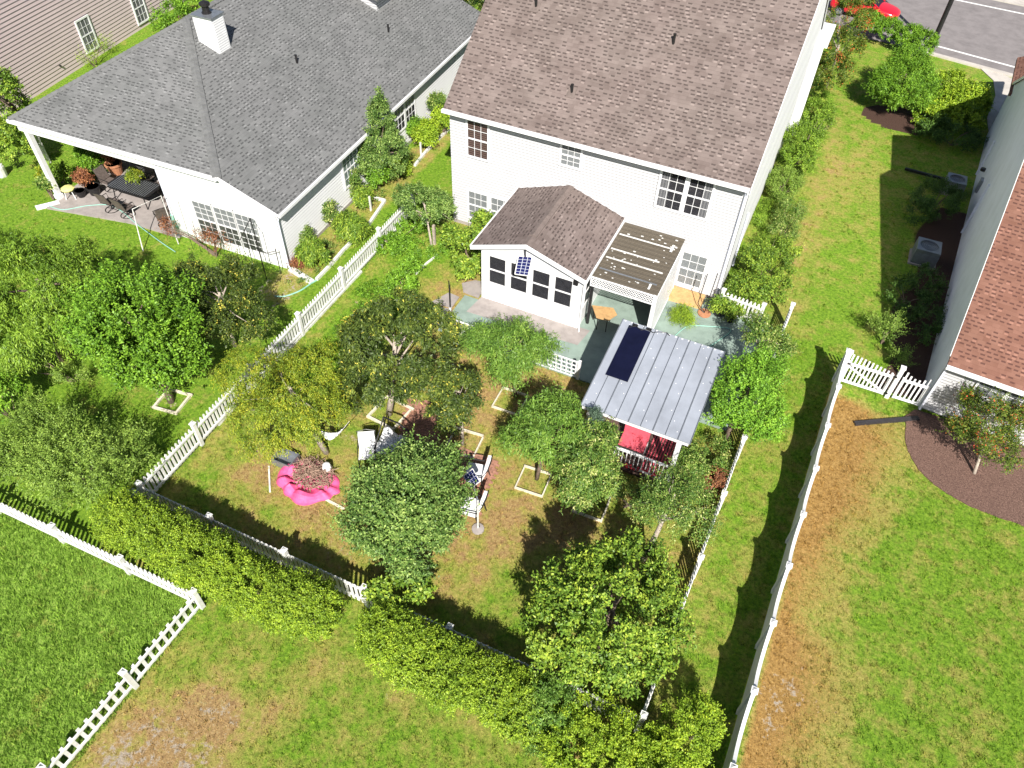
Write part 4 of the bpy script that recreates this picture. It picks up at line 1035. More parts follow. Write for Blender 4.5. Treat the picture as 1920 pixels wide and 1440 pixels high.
# white fabric basket and stake below the yellow green tree
hm = thing('hammock', 'small white hammock slung under the yellow green tree', 'hammock', (-11.16, 11.37, 0.90))
b = MB(); A_, C_ = Vector((-11.37, 11.26, 1.00)), Vector((-10.85, 11.61, 1.00)); n = 8
for i in range(n):
    for j in range(4):
        def q(a, c):
            s = a/n; v = A_.lerp(C_, s); w = .16*math.sin(math.pi*min(max(s, .06), .94)); return v+Vector((0, (c/4-.5)*2*w, -.28*math.sin(math.pi*s)+.25*(c/4-.5)**2))
        b.face([q(i, j), q(i+1, j), q(i+1, j+1), q(i, j+1)])
hb = b.build('bed', CUSH, hm, True); hb.modifiers.new('thick', 'SOLIDIFY').thickness = .02
MB().tube([A_, (-11.98, 11.16, 1.90)], .012, 5).build('rope', TRIM, hm); MB().tube([C_, (-10.50, 11.67, 1.60)], .012, 5).build('rope', TRIM, hm)

# solar panel on a leaning pole
sp2 = thing('solar_panel', 'small solar panel on a white pole standing in the lawn beside the chairs', 'solar panel', (-5.57, 10.81, 0.00))
bp = Vector((-5.57, 10.81, 0.00)); tp = Vector((-5.69, 10.97, 2.00)); tp = Vector((bp.x+.0, bp.y+.02, 1.55))
MB().tube([bp, tp], .028, 8).build('pole', TRIM, sp2)
MB().lathe(bp, [(.20, 0), (.19, .06), (.05, .09)], 12).build('base', CONC, sp2)
c0_ = Vector((-5.72, 11.0, 1.75)); q = [Vector((-6.25, 11.25, 1.80)), Vector((-5.90, 11.03, 1.68)), Vector((-5.76, 11.34, 1.72)), Vector((-6.12, 11.58, 1.84))]
b = MB(); b.face(q, [(0, 0), (4, 0), (4, 4), (0, 4)]); b.build('panel', SOL, sp2)
b = MB(); e = [p-Z*.008 for p in q]; f_ = [p-Z*.04 for p in q]; b.hexa(f_+e)
for i in range(4): b.bar(q[i], q[(i+1) % 4], .022)
b.build('frame', TRIM, sp2)
MB().bar(tp, sum(q, Vector())/4-Z*.04, .035).build('bracket', GREYM, sp2)

# pink paddling pool full of cut branches
pp = thing('paddling_pool', 'crumpled bright pink paddling pool piled with dry branches', 'paddling pool', (-11.4, 10.1, 0))
b = MB(); cx, cy = -11.2, 10.0; N_ = 40
prof_ = [(1.06, 0), (1.04, .10), (.97, .22), (.86, .31), (.72, .34), (.60, .24), (.45, .12), (.02, .06)]; N_ = 96
def pq(kk, r, z):
    a = 2*math.pi*kk/N_; out = max(0, (r-.5)/.5); f = .5+.5*math.sin(9*a+1.5*math.sin(3*a)); wob = 1+out*(.05*math.sin(4*a+.6)+.07*(f-.5)); sag = .62+.38*math.sin(a*1.0+3.6)
    return (cx+.98*r*wob*math.cos(a), cy+.74*r*wob*math.sin(a), .01+z*(.55+.6*f)*sag)
for (r0, z0), (r1, z1) in zip(prof_, prof_[1:]):
    for k in range(N_): b.face([pq(k, r0, z0), pq(k+1, r0, z0), pq(k+1, r1, z1), pq(k, r1, z1)])
b.build('pool', PINK, pp, True)
b = MB()
for k in range(420):
    a = random.uniform(0, 6.28); r = random.uniform(0, .8)**.8; p = Vector((cx+.05+.85*r*math.cos(a), cy+.24+.65*r*math.sin(a), .12+random.uniform(0, .38)*(1-r*.6)))
    d = Vector((random.uniform(-1, 1), random.uniform(-1, 1), random.uniform(-.25, .35))).normalized()*random.uniform(.15, .5)
    b.tube([p-d*.5, p+d*.1+Vector((0, 0, random.uniform(-.02, .05))), p+d*.5], [.012, .009, .004], 4, False)
b.build('branches', BARK2, pp)
tag(MB().lathe((-10.86, 10.60, 0.10), [(.13, 0), (.15, .18), (.12, .3), (.06, .33)], 10).build('bucket', W), 'small white bucket at the edge of the pink heap of branches', 'bucket')
bx = thing('crate', 'open grey crate lying left of the pink paddling pool', 'crate', (-12.34, 10.43, 0.00))
c_ = Vector((-12.29, 10.36, 0.00)); b = MB()
for a, d_ in (((-.35, -.28), (.35, -.25)), ((-.35, .25), (.35, .28)), ((-.35, -.25), (-.32, .25)), ((.32, -.25), (.35, .25))): b.box((c_.x+a[0], c_.y+a[1], 0), (c_.x+d_[0], c_.y+d_[1], .3))
b.box((c_.x-.32, c_.y-.25, 0), (c_.x+.32, c_.y+.25, .03)); b.build('crate_body', GREYM, bx)
MB().bar((c_.x-.4, c_.y-.4, .03), (c_.x+.25, c_.y-1.2, .03), .05, .04).build('board', TRIM, bx)

# dark drain pipe
tag(MB().bar((4.33, 20.24, 0.05), (6.34, 21.49, 0.05), .16, .09).build('drain_pipe', plain('dark_pipe', (.035, .032, .035), .6)), 'long dark drain pipe lying on the lawn from the corner of the red roofed house', 'pipe')
# pots, stakes and things
def pot(label, loc, r=.2, h=.3, mat=None, group='plant pots'):
    t = thing('plant_pot', label, 'plant pot', loc, group); l = Vector(loc)
    MB().lathe(l, [(r*.7, 0), (r, h*.85), (r*1.1, h*.86), (r*1.1, h), (r*.9, h), (r*.85, h*.9)], 16).build('pot', mat or TERRA, t, False)
    return t
# umbrella bases with rods at the patio corner
rb = thing('stand', 'rust red round stand with two tall thin rods on the teal patio', 'stand', (-2.0, 23.05, .05))
MB().lathe((-1.89, 23.43, 0.05), [(.26, 0), (.26, .05), (.05, .09)], 18).build('base', TERRA, rb)
p_ = Vector((-1.89, 23.37, 0.10)); MB().tube([p_, p_+Vector((-.35, .15, .3)), p_+Vector((-.30, .2, 1.75))], .018, 6).tube([p_+Vector((0, 0, .0)), p_+Vector((.06, .15, 1.95))], .018, 6).build('rod', BLACK, rb)
# hoses
def hose(label, pts, r=.014, z=.02):
    P_ = []
    for i in range(len(pts)-1):
        a, c = Vector(pts[i]), Vector(pts[i+1]); p0 = Vector(pts[i-1]) if i else a; p3 = Vector(pts[i+2]) if i+2 < len(pts) else c
        for k in range(6):
            t = k/6; P_.append(.5*((2*a)+(c-p0)*t+(2*p0-5*a+4*c-p3)*t*t+(3*a-p0-3*c+p3)*t**3))
    P_.append(Vector(pts[-1])); P_ = [(p.x, p.y, max(p.z, z)) for p in P_]
    return tag(MB().tube(P_, r, 6).build('hose', HOSE), label, 'hose')
hose('pale green hose curving round the corner bed below the grey roofed house', [(-17.57, 16.80, 0.00), (-17.20, 16.98, 0.00), (-16.88, 17.50, 0.00), (-16.75, 18.04, 0.00), (-16.66, 18.35, 0.00)], .03)
hose('thin green hose trailing off the front of the porch slab across the lawn', [(-30.10, 17.26, 0.00), (-29.27, 17.32, 0.00), (-28.49, 18.08, 0.00), (-27.50, 18.49, 0.00), (-25.58, 17.92, 0.00), (-23.98, 17.46, 0.00), (-22.89, 17.19, 0.00)], .02, .08)
hose('green hose lying on the patio behind the metal roofed shelter', [(-2.57, 21.65, 0.07), (-2.26, 22.41, 0.07), (-1.51, 22.78, 0.07), (-0.71, 22.97, 0.07), (-1.02, 22.10, 0.07), (-1.36, 21.45, 0.07)], .018, .07)
# board edgings of the side bed
def edging(label, pts, w=.12, h=.12):
    b = MB()
    for i in range(len(pts)-1): b.bar(Vector(pts[i])+Z*h/2, Vector(pts[i+1])+Z*(h/2+.003*(i % 2)), w, h)
    return tag(b.build('garden_edging', TRIM), label, 'garden edging', 'pale board edgings of the side bed')
edging('lower board edging of the bed beside the grey roofed house, next to the hose', [(-16.66, 18.35, 0.00), (-16.68, 19.45, 0.00), (-16.76, 20.49, 0.00), (-16.76, 22.39, 0.00), (-17.09, 24.36, 0.00)])
edging('short board edging at the upper end of the lower side bed', [(-17.09, 24.36, 0.00), (-17.64, 24.32, 0.00)])
edging('upper board edging of the bed beside the grey roofed house, behind the low tree', [(-17.35, 27.54, 0.00), (-17.49, 28.95, 0.00), (-17.51, 30.95, 0.00), (-17.53, 31.85, 0.00)])
edging('wide pale plank at the corner of the grey roofed house', [(-18.02, 18.47, 0.00), (-16.75, 18.16, 0.00)], .28, .06)
edging('kerb board along the foot of the picket fence', [(-15.25, 10.6, 0), (-15.3, 16, 0), (-15.32, 19.6, 0)], .08, .1)
edging('curved pale board edging of the weedy bed in the back corner of the yard', [(-13.26, 20.48, 0.00), (-13.20, 21.28, 0.00), (-13.06, 21.95, 0.00)], .06, .08)
for lab, px in (('short white stake in the side bed beside the lowest edging', ((-20.05, 22.06, 0.00), (-19.47, 21.77, 0.00))), ('white stake near the upper end of the lower side bed', ((-17.28, 23.47, 0.00), (-17.57, 24.03, 0.00))), ('white stake in the upper side bed', ((-17.55, 28.52, 0.00), (-17.89, 29.13, 0.00))), ('white stake in the bed nearest the brown roof', ((-17.70, 30.56, 0.00), (-18.13, 31.23, 0.00)))):
    p_ = Vector(px[0]); tag(MB().bar(p_, p_+Z*.75, .07, .07).build('stake', TRIM), lab, 'stake', 'white stakes in the side bed')
tag(MB().bar((-13.55, 22.60, 0.00), Vector((-13.55, 22.60, 0.00))+Z*1.0, .10, .10).build('stake', BARKL), 'pale wooden post beside the low round tree at the corner of the brown roofed house', 'stake')

# trellis of poles in front of the grey house windows
tr = thing('trellis', 'black trellis of thin poles in front of three windows of the grey roofed house', 'trellis', L2(-2, -1.6))
b = MB()
for a, bb, h_ in ((-.9, -.5, 2.6), (-.5, -.9, 2.5), (-1.5, -.4, 1.8), (-.15, -.4, 1.3)): b.tube([L2(a, bb), L2(a+.03, bb, h_)], .018, 6)
b.tube([L2(-.9, -.5, 2.55), L2(-.5, -.9, 2.45)], .016, 6).tube([L2(-.9, -.5, 2.55), L2(-1.6, -.6, 1.4)], .016, 6).tube([L2(-1.5, -.4, 1.1), L2(-.6, -.45, .95), L2(-.1, -.4, 1.2)], .014, 6)
for a, h_ in ((-4.4, 2.4), (-4.0, 1.6), (-3.6, 1.5), (-3.1, 1.7), (-2.7, 1.4), (-2.3, 1.6), (-1.9, 1.3)): b.tube([L2(a, -.55), L2(a+.05, -.5, h_)], .010, 5)
b.build('poles', BLACK, tr)
f2 = thing('pipe_frame', 'white pipe frame leaning over the right end of the porch slab', 'frame', L2(-5.6, -1))
MB().tube([L2(-6.2, -1.5), L2(-6.6, -.9, 1.6), L2(-5.3, -.4, 2.3), L2(-5.2, -.5, 0)], .022, 6).build('pipes', TRIM, f2)
tag(MB().lathe((-23.62, 18.35, 0.00), [(.16, 0), (.2, .5), (.17, 1.0), (.05, 1.1)], 10).build('cover', HOSE), 'green plastic cover standing at the right end of the porch slab', 'cover')

# ---------------- porch furniture
pt = thing('patio_table', 'long black slatted metal table on the porch of the grey roofed house', 'table', L2(-8.8, 1.55, .06))
u_, n_ = A2, B2; c_ = L2(-8.85, 1.35)
b = MB(); rx, ry = 1.15, .58
top = [(rx, -ry*.6), (rx*.75, -ry), (-rx*.75, -ry), (-rx, -ry*.6), (-rx, ry*.6), (-rx*.75, ry), (rx*.75, ry), (rx, ry*.6)]
pts = [c_+u_*x+n_*y+Z*.78 for x, y in top]; b.face(pts[::-1]); b.face([p-Z*.03 for p in pts])
for i in range(8): b.face([pts[i], pts[(i+1) % 8], pts[(i+1) % 8]-Z*.03, pts[i]-Z*.03])
b.build('table_top', BLACK, pt)
b = MB()
for k in range(-9, 10): b.bar(c_+u_*(k*.11)-n_*.5+Z*.787, c_+u_*(k*.11)+n_*.5+Z*.787, .03, .012)
b.build('slats', GREYM, pt)
for x in (-.8, .8):
    for y in (-.4, .4): MB().tube([c_+u_*x+n_*y+Z*.75, c_+u_*(x*1.12)+n_*(y*1.15)+Z*.06], .025, 6).build('leg', BLACK, pt)
SC2 = garden_chair('patio_chair', cushions=False, swivel=True)
seats = [((-9.35, .25), -88, 'left of two brown swivel chairs backing onto the lawn before the porch table'),
         ((-8.45, .2), -92, 'right of two brown swivel chairs backing onto the lawn before the porch table'),
         ((-10.5, 1.5), 178, 'brown sling chair at the left end of the porch table beside the big terracotta pot'),
         ((-7.05, 1.5), 20, 'brown sling chair at the right end of the porch table'),
         ((-9.2, 2.5), 90, 'brown sling chair behind the porch table on the left'),
         ((-8.2, 2.5), 90, 'brown sling chair behind the porch table on the right, back in deep shade'),
         ((-6.55, .35), -35, 'brown striped swivel chair standing alone in the sun near the white wall')]
for i, (ab, rz, lab) in enumerate(seats):
    o = SC2 if i == 0 else dup(SC2)
    place(o, L2(ab[0], ab[1], .06), rz+2.4, lab, 'chair', 'brown sling chairs around the porch table')
tag(MB().hexa([L2(-6.1, .9, .45), L2(-5.75, .9, .45), L2(-5.75, 1.5, .45), L2(-6.1, 1.5, .45), L2(-6.0, .95, .8), L2(-5.85, .95, .8), L2(-5.85, 1.45, .8), L2(-6.0, 1.45, .8)]).build('basket', WOOD), 'orange brown basket by the white wall behind the lone chair', 'basket')
pot('big ribbed terracotta pot left of the porch table', L2(-11.2, 2.6, .06), .36, .55)
pot('dark pot at the shaded left edge of the porch', L2(-10.9, .9, .06), .3, .4, BLACK)
pot('small dark pot beside the yellow stool under the porch post', L2(-11.3, .5, .06), .22, .3, BLACK)
pot('grey pot with pale leaves behind the porch table', L2(-10.2, 3.3, .06), .26, .4, GREYM)
pot('white pot on the middle of the porch table', L2(-9.0, 1.7, .80), .16, .2, W)
ys_ = thing('stool', 'stool under a faded yellow cloth at the foot of the porch post', 'stool', L2(-11.6, .3, .06))
MB().lathe(L2(-11.6, .2, .5), [(.26, 0), (.30, .06), (.22, .12), (.05, .15)], 9).build('seat', YELL, ys_)
for a in range(3): MB().tube([L2(-11.6+.16*math.cos(a*2.1), .2+.16*math.sin(a*2.1), .5), L2(-11.6+.24*math.cos(a*2.1), .2+.24*math.sin(a*2.1), .06)], .02, 6).build('leg', W, ys_)
tag(MB().hexa([L2(-12.6, -.95), L2(-12.35, -1.1), L2(-11.75, -.35), L2(-12.0, -.2), L2(-12.6, -.95, .08), L2(-12.35, -1.1, .08), L2(-11.75, -.35, .08), L2(-12.0, -.2, .08)]).build('splash_block', W), 'white slab lying on the lawn at the foot of the porch post', 'splash block')
tag(MB().lathe((-33.87, 18.11, 0.00), [(.2, 0), (.24, .5), (.2, .6)], 12).build('bin', TRIM), 'whitish bin at the far left edge below the weathered gate', 'bin')
# ---------------- air conditioners in the shade of the red roofed house
def ac(label, c, s=.85, h=.8):
    c = Vector(c); t = thing('air_conditioner', label, 'air conditioner', c, 'air conditioner units'); b = MB()
    b.box((c.x-s/2-.08, c.y-s/2-.08, 0), (c.x+s/2+.08, c.y+s/2+.08, .07)).build('pad', CONC, t); b = MB()
    b.box((c.x-s/2, c.y-s/2, .07), (c.x+s/2, c.y+s/2, h-.08))
    for k in range(9):
        z = .14+k*(h-.3)/9; b.box((c.x-s/2-.012, c.y-s/2-.012, z), (c.x+s/2+.012, c.y+s/2+.012, z+.025))
    b.build('case', GREYM, t); b = MB(); n = 24
    for k in range(n):
        a0, a1 = 2*math.pi*k/n, 2*math.pi*(k+1)/n
        def sq(a): m_ = max(abs(math.cos(a)), abs(math.sin(a))); return (c.x+s/2*math.cos(a)/m_, c.y+s/2*math.sin(a)/m_)
        r_ = s*.40; p = [(*sq(a0), h), (*sq(a1), h), (c.x+r_*math.cos(a1), c.y+r_*math.sin(a1), h), (c.x+r_*math.cos(a0), c.y+r_*math.sin(a0), h)]
        b.hexa([(x, y, h-.08) for x, y, z in p]+p)
    b.build('top_ring', GREYM, t); b = MB()
    for r_ in (.1, .18, .26, .33): b.tube([(c.x+r_*math.cos(a*.3142), c.y+r_*math.sin(a*.3142), h-.01) for a in range(21)], .006, 4, False)
    b.build('grille', BLACK, t)
    MB().lathe((c.x, c.y, h-.2), [(.1, 0), (.1, .06)], 10).box((c.x-.33, c.y-.06, h-.2), (c.x+.33, c.y+.06, h-.19)).box((c.x-.06, c.y-.33, h-.185), (c.x+.06, c.y+.33, h-.175)).build('fan', GREYM, t)
ac('pale topped air conditioner unit in deep shade beside the red roofed house, the lower one', (5.72, 31.1, 0), .95, .78)
ac('smaller air conditioner on a white pad, farther up the wall of the red roofed house', (6.55, 37.4, 0), .85, .7)
tag(MB().bar((4.3, 38.2, .15), (6.2, 37.9, .25), .12, .12).build('drain_pipe', BLACK), 'dark pipe lying in the shade beside the farther air conditioner', 'pipe')

# ---------------- street lamp pole and red car
lp = thing('utility_pole', 'tall dark pole at the street corner rising out of the top of the picture', 'pole', (4.45, 54.3, 0))
MB().tube([(4.45, 54.2, 0), (4.45, 54.2, 9)], [.15, .12], 12).build('pole', BLACK, lp)
MB().lathe((4.45, 54.2, 0), [(.22, 0), (.22, .3), (.15, .34)], 12).build('base', BLACK, lp)
car = thing('parked_car', 'bright red car parked on the street behind the clipped hedge', 'car', (0, 57.2, 0))
def car_body():
    xs_ = [-2.2, -2.12, -1.8, -1.35, -.7, .0, .55, .95, 1.3, 1.75, 2.05, 2.2]
    bot = [.45, .32, .25, .22, .22, .22, .22, .22, .24, .27, .34, .48]
    belt = [.62, .80, .92, .95, .95, .95, .95, .94, .90, .83, .74, .60]
    hw = [.60, .76, .86, .90, .91, .91, .90, .89, .87, .82, .70, .52]
    bm = bmesh.new(); rings = []
    for x, z0, z1, w in zip(xs_, bot, belt, hw):
        prof_ = [(-w*.86, z0), (-w, z0+.12), (-w*1.0, z0+(z1-z0)*.6), (-w*.93, z1-.02), (-w*.72, z1+.035), (0, z1+.06), (w*.72, z1+.035), (w*.93, z1-.02), (w*1.0, z0+(z1-z0)*.6), (w, z0+.12), (w*.86, z0)]
        rings.append([bm.verts.new((x, y, z)) for y, z in prof_])
    for a, c in zip(rings, rings[1:]):
        for i in range(11): bm.faces.new((a[i], a[(i+1) % 11], c[(i+1) % 11], c[i]))
    bm.faces.new(rings[0]); bm.faces.new(rings[-1][::-1]); bmesh.ops.recalc_face_normals(bm, faces=bm.faces[:])
    me = bpy.data.meshes.new('body'); bm.to_mesh(me); bm.free(); me.shade_smooth(); me.materials.append(CARR)
    o = bpy.data.objects.new('body', me); COL.objects.link(o); o.parent = car
    o.modifiers.new('s', 'SUBSURF').levels = 2; o.modifiers['s'].render_levels = 2
def car_cabin(nm, mat, st):
    bm = bmesh.new(); rings = []
    for x, w, z in st:
        rings.append([bm.verts.new((x, -w, .93)), bm.verts.new((x*.97, -w*.86, z)), bm.verts.new((x*.97, w*.86, z)), bm.verts.new((x, w, .93))])
    for a, c in zip(rings, rings[1:]):
        for i in range(4): bm.faces.new((a[i], a[(i+1) % 4], c[(i+1) % 4], c[i]))
    bm.faces.new(rings[0]); bm.faces.new(rings[-1][::-1]); bmesh.ops.recalc_face_normals(bm, faces=bm.faces[:])
    me = bpy.data.meshes.new(nm); bm.to_mesh(me); bm.free(); me.materials.append(mat)
    o = bpy.data.objects.new(nm, me); COL.objects.link(o); o.parent = car
car_body()
car_cabin('windows', GLD, [(-1.95, .76, .95), (-1.35, .78, 1.36), (.15, .78, 1.36), (.95, .76, .96)])
MB().hexa([(-1.40+0, 57.2-.66, 1.355), (.12, 57.2-.66, 1.355), (.12, 57.2+.66, 1.355), (-1.40, 57.2+.66, 1.355), (-1.28, 57.2-.6, 1.43), (.02, 57.2-.6, 1.43), (.02, 57.2+.6, 1.43), (-1.28, 57.2+.6, 1.43)]).build('roof', CARR, car)
b = MB()
for y in (-.79, .79):
    b.bar((.93, 57.2+y*.97, .96), (.14, 57.2+y*.87, 1.38), .07, .05)
b.build('pillar', CARR, car)
for x in (-1.4, 1.4):
    for y in (-.86, .86):
        c_ = Vector((x, 57.2+y, .32)); wh = MB().tube([c_-Vector((0, .1, 0)), c_+Vector((0, .1, 0))], .32, 20).build('wheel', TYRE, car)
        MB().tube([c_-Vector((0, .105, 0)), c_+Vector((0, .105, 0))], .2, 14).build('rim', GREYM, wh)
for y in (-.92, .92): MB().box((.62, 57.2+y-.1, .93), (.78, 57.2+y+.1, 1.06)).build('mirror', CARR, car)
for y in (-.45, .45): MB().hexa([(1.92, 57.2+y-.14, .66), (2.12, 57.2+y-.12, .60), (2.12, 57.2+y+.12, .60), (1.92, 57.2+y+.14, .66), (1.86, 57.2+y-.14, .79), (2.04, 57.2+y-.12, .71), (2.04, 57.2+y+.12, .71), (1.86, 57.2+y+.14, .79)]).build('headlight', W, car)
car.rotation_euler = (0, 0, R(-9)); car.location = (-.1, 57.0, 0)

# ================================================================ VEGETATION
def leaf_mats():
    def leaf(name, stops, trans=.22, rough=.5, spec=.5, g=1.8, _l=globals()['leaf']):
        trans = min(trans, .15); _l(name, [(p, tuple(min(.75, x*(2.2 if name[5:] in ('glossy', 'mid', 'peach', 'mix', 'feather') else 1.95 if name[5:] in ('dark',) else g)) for x in c)) for p, c in stops], trans, max(rough, .48), min(spec, .32))
    leaf('leaf_lime', [(0, (.070, .125, .010)), (.5, (.145, .225, .016)), (1, (.30, .37, .030))])
    leaf('leaf_bright', [(0, (0.030, 0.075, 0.008)), (.5, (0.084, 0.171, 0.014)), (1, (0.176, 0.297, 0.027))], .35)
    leaf('leaf_hedge', [(0, (.040, .078, .009)), (.5, (.125, .195, .015)), (1, (.27, .35, .030))])
    leaf('leaf_spring', [(0, (.035, .085, .010)), (.5, (.095, .20, .018)), (1, (.20, .34, .034))])
    leaf('leaf_willow', [(0, (.040, .080, .010)), (.5, (.095, .165, .016)), (1, (.20, .29, .032))])
    leaf('leaf_dark', [(0, (0.014, 0.026, 0.007)), (.55, (0.043, 0.066, 0.013)), (.9, (0.115, 0.143, 0.023)), (1, (0.405, 0.330, 0.054))], .18, .34, .75)
    leaf('leaf_yellow', [(0, (.042, .080, .010)), (.5, (.125, .175, .016)), (1, (.32, .30, .024))])
    leaf('leaf_peach', [(0, (0.028, 0.062, 0.010)), (.5, (0.066, 0.125, 0.018)), (1, (0.145, 0.215, 0.038))], .3, .42)
    leaf('leaf_mid', [(0, (0.026, 0.056, 0.009)), (.5, (0.078, 0.135, 0.015)), (1, (0.221, 0.270, 0.032))], .3, .4)
    leaf('leaf_feather', [(0, (0.039, 0.070, 0.012)), (.5, (0.091, 0.146, 0.022)), (1, (0.182, 0.248, 0.047))], .28)
    leaf('leaf_glossy', [(0, (0.018, 0.042, 0.009)), (.5, (0.060, 0.108, 0.022)), (1, (0.195, 0.255, 0.070))], .2, .3, .8)
    leaf('leaf_blue', [(0, (.018, .036, .026)), (.5, (.05, .082, .055)), (1, (.12, .17, .12))], .15)
    leaf('leaf_rust', [(0, (.05, .02, .012)), (.5, (.15, .055, .03)), (1, (.30, .14, .06))], .3)
    leaf('leaf_autumn', [(0, (.022, .045, .008)), (.5, (.065, .105, .014)), (.82, (.14, .15, .02)), (.93, (.30, .08, .02)), (1, (.45, .05, .03))], .3)
    leaf('leaf_conifer', [(0, (.012, .032, .008)), (.5, (.036, .075, .014)), (1, (.085, .15, .026))], .12)
    leaf('leaf_mix', [(0, (.020, .045, .010)), (.45, (.055, .105, .018)), (.85, (.15, .19, .04)), (1, (.36, .34, .14))], .3, .38)
leaf_mats()
def lm(k): return MATS['leaf_'+k]
def unit(a): return a/np.maximum(np.linalg.norm(a, axis=-1, keepdims=True), 1e-9)

def foliage(name, parent, ells, mat, nc=160, tw=9, lv=9, L=.45, ll=.11, lw=.045, out=1.0, up=.25, droop=.0, cone=.7, lo=.62, lump=.16, fold=.25, zmin=.05, down=-.55, flat=.6, cut=None, bough=.24, seed=None, clusters_out=None):
    """leaves on short twigs, twigs fanned round branch ends spread through the crown's volume"""
    ll, lw, tw, lump = ll*.86, lw*.84, int(round(tw*1.25)), lump*1.5; L *= .92
    g = np.random.default_rng(seed if seed is not None else abs(hash(name+str(round(ells[0][0], 2))+str(round(ells[0][1], 2)))) % 10**6) if seed is not None else np.random.default_rng(int(abs(ells[0][0]*131+ells[0][1]*977+len(ells)*17)*100) % 10**6)
    E = np.array(ells, float); E[:, 3:6] = np.maximum(E[:, 3:6]-.42*L, E[:, 3:6]*.62); w = (E[:, 3]*E[:, 4]+E[:, 4]*E[:, 5]+E[:, 3]*E[:, 5]); w /= w.sum()
    e = g.choice(len(E), nc, p=w)
    d = unit(g.normal(size=(nc, 3))); d[:, 2] = np.where(d[:, 2] < down, -d[:, 2]*.6, d[:, 2]); d = unit(d)
    # lumpy outline
    K = unit(g.normal(size=(9, 3))); A = g.uniform(-lump, lump*1.1, 9)
    m = 1+(np.maximum(0, d@K.T)**5*A).sum(1)
    if nc > 60: nc = int(nc*1.0)
    r = (lo+(1-lo)*g.uniform(0, 1, nc)**.5)*(1.09 if bough else 1.0)
    c = E[e, :3]+d*E[e, 3:6]*(r*m)[:, None]
    if len(E) > 1:   # drop clusters that fall deep inside a neighbour
        keep = np.ones(nc, bool)
        for k in range(len(E)):
            q = ((c-E[k, :3])/E[k, 3:6]); keep &= ~((np.linalg.norm(q, axis=1) < .5) & (e != k))
        c, d = c[keep], d[keep]
    if cut is not None:
        keep = cut(c); c, d = c[keep], d[keep]
    nc = len(c)
    if clusters_out is not None: clusters_out.extend([Vector(v) for v in c[:12]])
    # boughs: gather the branch ends round fewer points so that gaps open between them
    if nc > 60:
        kb = c[g.choice(nc, max(12, nc//9), replace=False)]; dd = ((c[:, None, :]-kb[None])**2).sum(2); near = kb[dd.argmin(1)]; c = c+(near-c)*bough
    ctone = g.normal(0, .12, nc)
    # twigs
    ci = np.repeat(np.arange(nc), tw); n = len(ci)
    td = unit(d[ci]*out+g.normal(size=(n, 3))*cone+np.array([0, 0, up])); Lt = L*g.uniform(.55, 1.25, n)
    tb = c[ci]+g.normal(size=(n, 3))*L*.22-td*Lt[:, None]*.5
    # leaves
    ti = np.repeat(np.arange(n), lv); s = np.tile(np.linspace(.12, 1, lv), n)+g.uniform(-.05, .05, n*lv)
    N = len(ti)
    p = tb[ti]+td[ti]*(Lt[ti]*s)[:, None]; p[:, 2] -= droop*Lt[ti]*s*s
    ax = td[ti].copy(); ax[:, 2] -= droop*2*s
    sd = unit(np.cross(ax, g.normal(size=(N, 3))))
    ld = unit(ax*.55+sd*.85+np.array([0, 0, -droop*.5]))
    nr = unit(g.normal(size=(N, 3))*(1-flat)+np.array([0, 0, flat*1.3])+d[ci][ti]*.4)
    side = unit(np.cross(ld, nr)); nn = np.cross(side, ld)
    l_ = ll*g.uniform(.7, 1.25, N)[:, None]; w_ = lw*g.uniform(.7, 1.25, N)[:, None]
    v0 = p; v1 = p+ld*l_*.45+side*w_*.5+nn*w_*fold; v2 = p+ld*l_-np.array([0, 0, 1])*l_*.12; v3 = p+ld*l_*.45-side*w_*.5+nn*w_*fold
    keep = p[:, 2] > zmin
    V = np.stack([v0, v1, v2, v3], 1)[keep]; N = len(V)
    V[:, :, 2] = np.maximum(V[:, :, 2], .01)
    tone = np.clip(.42+ctone[ci][ti][keep]+g.normal(0, .17, N)+.16*s[keep], 0, 1)
    off = np.array(wloc(parent)) if parent is not None else 0
    F = np.arange(4*N).reshape(-1, 4); me = mesh_np(name, V.reshape(-1, 3)-off, F, mat)
    at = me.attributes.new('tone', 'FLOAT', 'POINT'); at.data.foreach_set('value', np.repeat(tone, 4).astype(np.float32))
    o = bpy.data.objects.new(name, me); COL.objects.link(o)
    if parent is not None: o.parent = parent
    global LEAVES; LEAVES += N
    return o
LEAVES = 0

def trunk(parent, base, top, r, limbs, mat, name='trunk', fork=.45):
    """tapered bent trunk with limbs running to the branch ends; one mesh"""
    base, top = Vector(base), Vector(top); b = MB()
    mid = base.lerp(top, .5)+Vector((random.uniform(-.08, .08), random.uniform(-.08, .08), 0))
    b.tube([base-Z*.05, base.lerp(mid, .5), mid, top], [r*1.25, r, r*.85, r*.55], 9)
    for q in limbs:
        q = Vector(q); s = base.lerp(top, random.uniform(fork, .95)); k = s.lerp(q, .5)+Vector((random.uniform(-.1, .1), random.uniform(-.1, .1), .08))
        b.tube([s, k, s.lerp(q, .95)], [r*.45, r*.28, r*.08], 6, False)
    return b.build(name, mat, parent, True)

